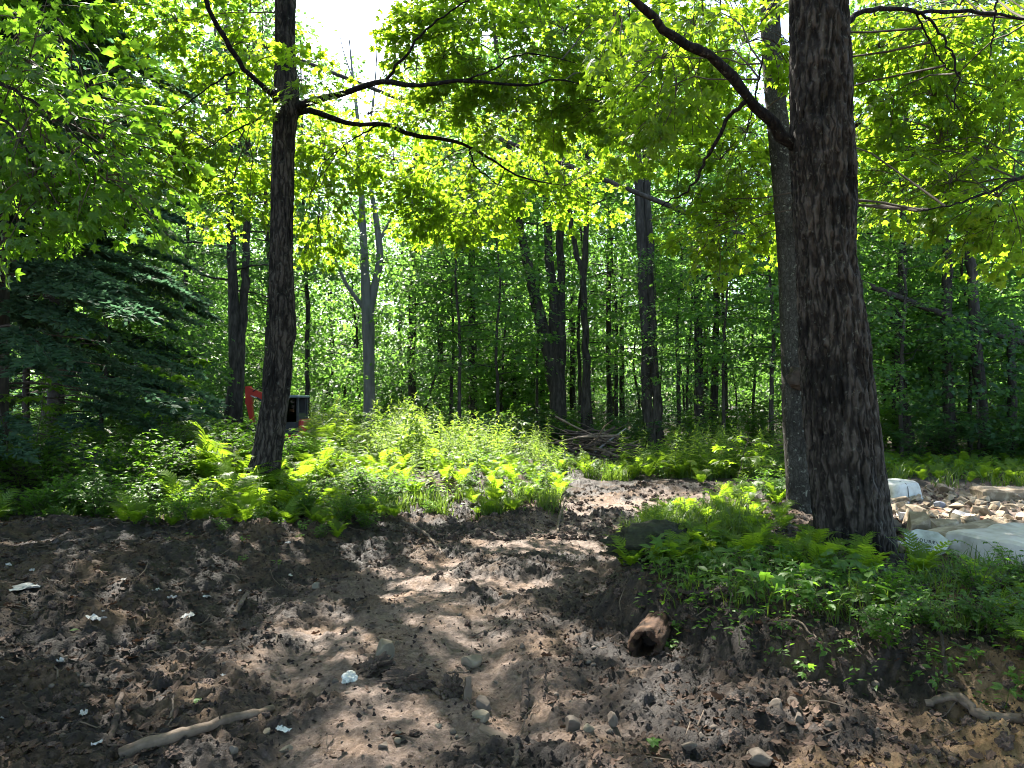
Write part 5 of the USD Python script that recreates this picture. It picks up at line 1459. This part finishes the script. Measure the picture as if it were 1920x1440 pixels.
# wood chunks in the track
p = ground_at(877, 1312)
wv = trimesh.creation.box((.045, .022, .13)).subdivide().subdivide()
wv = np.array(wv.vertices), np.array(wv.faces)
w0 = wv[0].copy()
w0[:, 0] *= 1 - .35 * (w0[:, 2] > .03)
w0 += (np.stack([meshkit.fbm(w0 * [60, 60, 12] + k * 5, 3, 5) for k in range(3)], -1) - .5) * .014
single('wood_splinter', moved((w0, wv[1]), mat4(p + [0, 0, .05], .3, 1, -.25, .10)), 'stick_wood', 'pale splinter of wood standing upright in the track', 'wood', 30)
stone(770, 1274, 92, 36, 'dark rotten wood chunk lying across the track', 'dark_wood', 71, 'wood_chunk', 'wood', 3, .6, .75, .32, rz=-.15, freq=3.4, sub=4)
stone(702, 1250, 70, 32, 'dark ragged root lump under the angular tan stone', 'dark_wood', 72, 'root_lump', 'root', 2, .6, .9, .7, freq=3.6, sub=4)
stone(848, 1290, 34, 36, 'reddish brown clump of peat beside the wood splinter', 'dark_wood', 73, 'peat_clump', 'soil', 0, .6, .9, .8, freq=4.0, sub=4)
p = ground_at(928, 1385)
single('wood_chip', moved(rbox(.17, .05, .03, .006, .02, 7), mat4(p + [0, 0, .02], -.55, 1, .2, .1)), 'stick_wood', 'flat chip of wood lying at the bottom centre', 'wood', 30)

# crumpled scraps
def scrap(u, v, wpx, hpx, label, mat='scrap_paper', seed=0, name='paper_scrap', cat='scrap', lift=.4):
    p = ground_at(u, v + hpx * .3)
    k = p[1] / FPX
    n = 9
    gx_, gy_ = np.meshgrid(np.linspace(-.5, .5, n), np.linspace(-.5, .5, n), indexing='ij')
    r = np.random.default_rng(seed)
    z = (meshkit.fbm(np.stack([gx_ * 4.2 + seed, gy_ * 4.2, gx_ * 0], -1), 3, seed) - .3) * 1.0
    ang = np.arctan2(gy_, gx_)
    shrink = .75 + .5 * (meshkit.noise(np.stack([np.cos(ang) * 1.7, np.sin(ang) * 1.7, gx_ * 0 + seed], -1), seed) - .5)
    v_ = np.stack([gx_ * shrink * wpx * k, gy_ * shrink * max(wpx * .5, hpx) * k, np.maximum(z, -.1) * hpx * k * lift * 2], -1).reshape(-1, 3)
    i_, j_ = np.meshgrid(np.arange(n - 1), np.arange(n - 1), indexing='ij')
    f_ = np.stack([i_ * n + j_, (i_ + 1) * n + j_, (i_ + 1) * n + j_ + 1, i_ * n + j_ + 1], -1).reshape(-1, 4)
    return single(name, moved((v_, np.vstack([f_[:, [0, 1, 2]], f_[:, [0, 2, 3]]])), mat4(p + [0, 0, .012], r.uniform(0, 6.28))), mat, label, cat)


b = blob((1, 1, .9), 3, .45, 2.4, 17)
p = ground_at(655, 1282)
single('crumpled_plastic', moved((b[0] * .043, b[1]), mat4(p + [0, 0, .032], .4)), 'white_plastic', 'crumpled white plastic ball lying in the middle of the track', 'litter', 20)
for k, a in enumerate(((50, 1102, 70, 14, 'torn grey plastic sheet half buried at the left edge'), (182, 1147, 40, 16, 'grey-green plastic flap on the left soil heap'), (292, 1104, 24, 18, 'white crumpled scrap at the upper left of the soil, left of another'),
                       (322, 1122, 20, 14, 'white scrap below and right of a crumpled one on the left soil'), (387, 1118, 18, 14, 'small white scrap right of the pale scraps on the left soil'), (157, 1336, 34, 18, 'pale torn scrap in the dark lower left'),
                       (32, 1332, 18, 9, 'bluish white scrap near the left edge, low down'), (4, 1342, 14, 10, 'bluish scrap cut by the left edge'), (183, 1392, 24, 12, 'pale chip left of the dark upright stick'), (350, 1155, 40, 14, 'pale bent strip of bark on the left soil'),
                       (16, 1059, 26, 10, 'whitish scrap at the left edge below the green thicket'), (60, 1068, 18, 10, 'pale scrap right of another below the green thicket'), (540, 1018, 16, 8, 'small white scrap in the leaves under the mound'),
                       (193, 1163, 7, 6, 'tiny bright white flake on the left soil'), (113, 1238, 12, 16, 'pale yellowish fragment standing in the dark left soil'), (418, 1276, 12, 7, 'little pale sliver in the dark soil left of the track'),
                       (452, 1108, 20, 12, 'grey scrap near the top of the left soil slope'), (545, 1080, 20, 8, 'grey chip on the leaf covered slope'), (232, 1088, 14, 9, 'pale flake left of the white crumpled scrap'), (1445, 1320, 10, 10, 'pale leaf scrap before the right bank'))):
    scrap(*a, seed=k + 3)
scrap(530, 1368, 40, 16, 'clear bluish plastic scrap right of a pale stone', 'white_plastic', 31, 'plastic_scrap')
for k, (u, v, w, lab) in enumerate(((130, 1184, 13, 'small green shard of glass on the left soil'), (363, 1316, 14, 'single green leaf fallen on the dark soil at lower left'), (1215, 1402, 22, 'fallen green leaf near the bottom edge right of centre'))):
    p = ground_at(u, v)
    single('fallen_leaf' if k else 'glass_shard', leaves(np.array([p + [0, 0, .015]]), np.array([[1, .3, .1]]), np.array([[0, -.25, 1.0]]), w / FPX * p[1] * 1.3, MAPLE if k else OVATE), 'bush_leaf', lab, 'leaf' if k else 'glass')

# hollow log end in the bank
p = ground_at(1212, 1236)
n = 72
ang = np.arange(n) * 2 * np.pi / n
ro = .118 * (1 + .08 * np.sin(ang * 2 + 1) + .03 * np.sin(ang * 7) + .02 * np.sin(ang * 17))
ri = ro * (.62 + .08 * np.sin(ang * 5))
secs = []
for rad, y in ((ri * .85, .30), (ri * .9, .2), (ri * .95, .1), (ri, .03), (ri * 1.05, .004), (ro * .9, -.012), (ro * .97, .004), (ro, .04), (ro * 1.02, .1), (ro * 1.03, .17), (ro * 1.02, .25), (ro, .35), (ro * .98, .6)):
    secs.append(np.column_stack([rad * np.cos(ang), np.full(n, y) + .012 * np.sin(ang * 9), rad * 1.12 * np.sin(ang)]))
v = np.vstack(secs)
v += (np.stack([meshkit.fbm(v * [40, 12, 40] + k * 7, 4, 5) for k in range(3)], -1) - .5) * .03
f = []
for a in range(len(secs) - 1):
    for c in range(n):
        d = (c + 1) % n
        f += [[a * n + c, a * n + d, (a + 1) * n + d], [a * n + c, (a + 1) * n + d, (a + 1) * n + c]]
hl = thing('hollow_log', 'rotten orange-brown hollow log whose open end shows in the cut bank', 'log', mat4(p + [0, .06, .058], -.35, .84, -.06, 0))
part(hl, 'wood', (v, np.array(f)), 'rotten_wood', 40)
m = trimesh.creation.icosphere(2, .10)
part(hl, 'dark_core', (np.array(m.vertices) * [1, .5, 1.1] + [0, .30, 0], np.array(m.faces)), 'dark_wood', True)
# mossy log under ferns
p = ground_at(1195, 1045)
b = blob((.40, .22, .19), 5, .45, 2.6, 8, .75)
single('mossy_log', moved(b, mat4(p + [.16, .1, .08], .25)), 'moss_log', 'dark mossy rotting log under ferns at the edge of the right bank', 'log', True)

# brush pile
bp_ = thing('brush_pile', 'pile of dark dead branches at the far edge of the clearing', 'brush pile')
c = ground_at(1105, 868)
br = np.random.default_rng(707)
for k in range(64):
    L = br.uniform(.6, 2.0)
    a = br.normal(.0, .55) + (3.14 if k % 2 else 0)
    o = np.array([br.normal(0, .45), br.normal(0, .35), 0])
    hgt = max(.05, .72 * math.exp(-(o[0] / .7) ** 2) * br.uniform(.2, 1))
    d = np.array([math.cos(a), math.sin(a) * .6, br.normal(.05, .22)])
    q = np.linspace(-.5, .5, 5)[:, None]
    pp = c + o + [0, 0, hgt] + d * q * L
    pp[1:-1] += br.normal(0, .035, (3, 3))
    pp[:, 2] = np.maximum(pp[:, 2], gh(pp[:, 0], pp[:, 1]) + .01)
    part(bp_, 'stick', tube(pp, np.linspace(br.uniform(.018, .045), .008, 5), 5), 'stick_wood' if k % 3 == 0 else 'dark_wood', True)
pp = np.array([c + [.1, -.1, .25], c + [.45, 0, .5], c + [.85, .1, .78]])
part(bp_, 'stick', tube(pp, [.03, .022, .012], 6), 'dead_bark', True, label='long pale branch sticking up out of the pile')

# ---------------------------------------------------------------- mini excavator between the trunks
EY = 21.0
ep = at(538, 800, EY)
eg = gz(ep[0], EY)
K = FPX / EY
ex = thing('mini_excavator', 'red and black mini excavator parked behind the left maple trunk', 'excavator')


def bx(x0, x1, y0, y1, z0, z1, c=.03):
    v, f = rbox(x1 - x0, y1 - y0, z1 - z0, min(c, (x1 - x0) / 3, (y1 - y0) / 3, (z1 - z0) / 3))
    return v + [(x0 + x1) / 2, (y0 + y1) / 2, (z0 + z1) / 2], f


def epx(u, v, dy=0.0):
    return at(u, v, EY + dy)


xl, xr = epx(515, 800)[0], epx(569, 800)[0]
zt, zb = epx(540, 742)[2], epx(540, 815)[2]
for s in (-1, 1):
    yy = EY + s * .55
    tr = thing if False else None
    part(ex, 'track', loft([ring(.75, .22, 0, .2) * 1.0]) if False else moved(rbox(1.7, .26, .42, .19), mat4(((xl + xr) / 2 - .2, yy, eg + .22))), 'rubber', 30)
part(ex, 'body', bx(xl - .25, xr + .10, EY - .55, EY + .55, eg + .46, zb + .02, .05), 'red_paint', 25)
part(ex, 'counterweight', bx(xr - .02, xr + .13, EY - .5, EY + .5, zb + .02, zb + .45, .05), 'red_paint', 25)
part(ex, 'engine_cover', bx(xr - .32, xr - .03, EY - .45, EY + .45, zb + .02, zb + .62, .04), 'black_paint', 25)
for x in (xl, xr - .07):
    for y in (EY - .48, EY + .41):
        part(ex, 'cab_post', bx(x, x + .07, y, y + .07, zb + .02, zt - .06, .015), 'black_paint', 25)
part(ex, 'roof', bx(xl - .04, xr + .03, EY - .54, EY + .54, zt - .06, zt + .02, .03), 'roof_paint', 25)
part(ex, 'cab_door', bx((xl + xr) / 2 + .02, (xl + xr) / 2 + .07, EY - .475, EY - .43, zb + .02, zt - .06, .01), 'black_paint', 25)
part(ex, 'cab_panel', bx(xl + .07, xr - .07, EY - .47, EY - .43, zb + .02, zb + .38, .01), 'black_paint', 25)
part(ex, 'window', bx(xl + .07, (xl + xr) / 2 + .02, EY - .455, EY - .447, zb + .38, zt - .06, .002), 'cab_glass')
part(ex, 'window', bx((xl + xr) / 2 + .07, xr - .07, EY - .455, EY - .447, zb + .38, zt - .06, .002), 'cab_glass')
part(ex, 'rear_panel', bx(xl + .05, xr - .05, EY + .40, EY + .44, zb + .02, zt - .06, .01), 'black_paint', 25)
part(ex, 'seat', bx((xl + xr) / 2 - .1, (xl + xr) / 2 + .3, EY - .25, EY + .25, zb + .05, zb + .62, .08), 'black_paint', 25)
part(ex, 'work_light', bx(xl + .28, xl + .38, EY - .6, EY - .54, zt - .12, zt - .04, .02), 'steel', 25)


def beam(p0, p1, w0, w1, th):
    """A tapered box girder between two points in the plane of the arm."""
    import manifold3d as m3
    p0, p1 = np.array(p0), np.array(p1)
    d = unit(p1 - p0)
    n = np.array([-d[2], 0, d[0]])
    pts = [p + n * s * w / 2 + np.array([0, y, 0]) for p, w in ((p0, w0), (p1, w1)) for s in (-1, 1) for y in (-th / 2, th / 2)]
    v, f, _ = meshkit.arrays(m3.Manifold.hull_points(np.array(pts)))
    return v, f


boom = [epx(520, 795), epx(505, 755), epx(472, 735)]
part(ex, 'boom', join([beam(epx(512, 800), epx(506, 752), .24, .26, .16), beam(epx(510, 752), epx(470, 733), .26, .17, .16)]), 'red_paint')
part(ex, 'dipper_arm', join([beam(epx(466, 724), epx(468, 758), .15, .20, .14), beam(epx(468, 758), epx(474, 792), .15, .10, .14)]), 'red_paint')
part(ex, 'hydraulic_hose', tube(smooth_line(np.array([epx(474, 734, -.1), epx(487, 727, -.1), epx(500, 735, -.1), epx(506, 750, -.1)]), 16), .018, 6), 'rubber', True)
part(ex, 'cylinder', tube(np.array([epx(482, 746, -.12), epx(494, 754, -.12)]), .03, 8), 'black_paint', True)
part(ex, 'piston', tube(np.array([epx(470, 742, -.12), epx(482, 746, -.12)]), .017, 8), 'steel', True)
part(ex, 'bucket', moved(rbox(.34, .45, .34, .08), mat4(epx(476, 806), 0)), 'black_paint', 25)
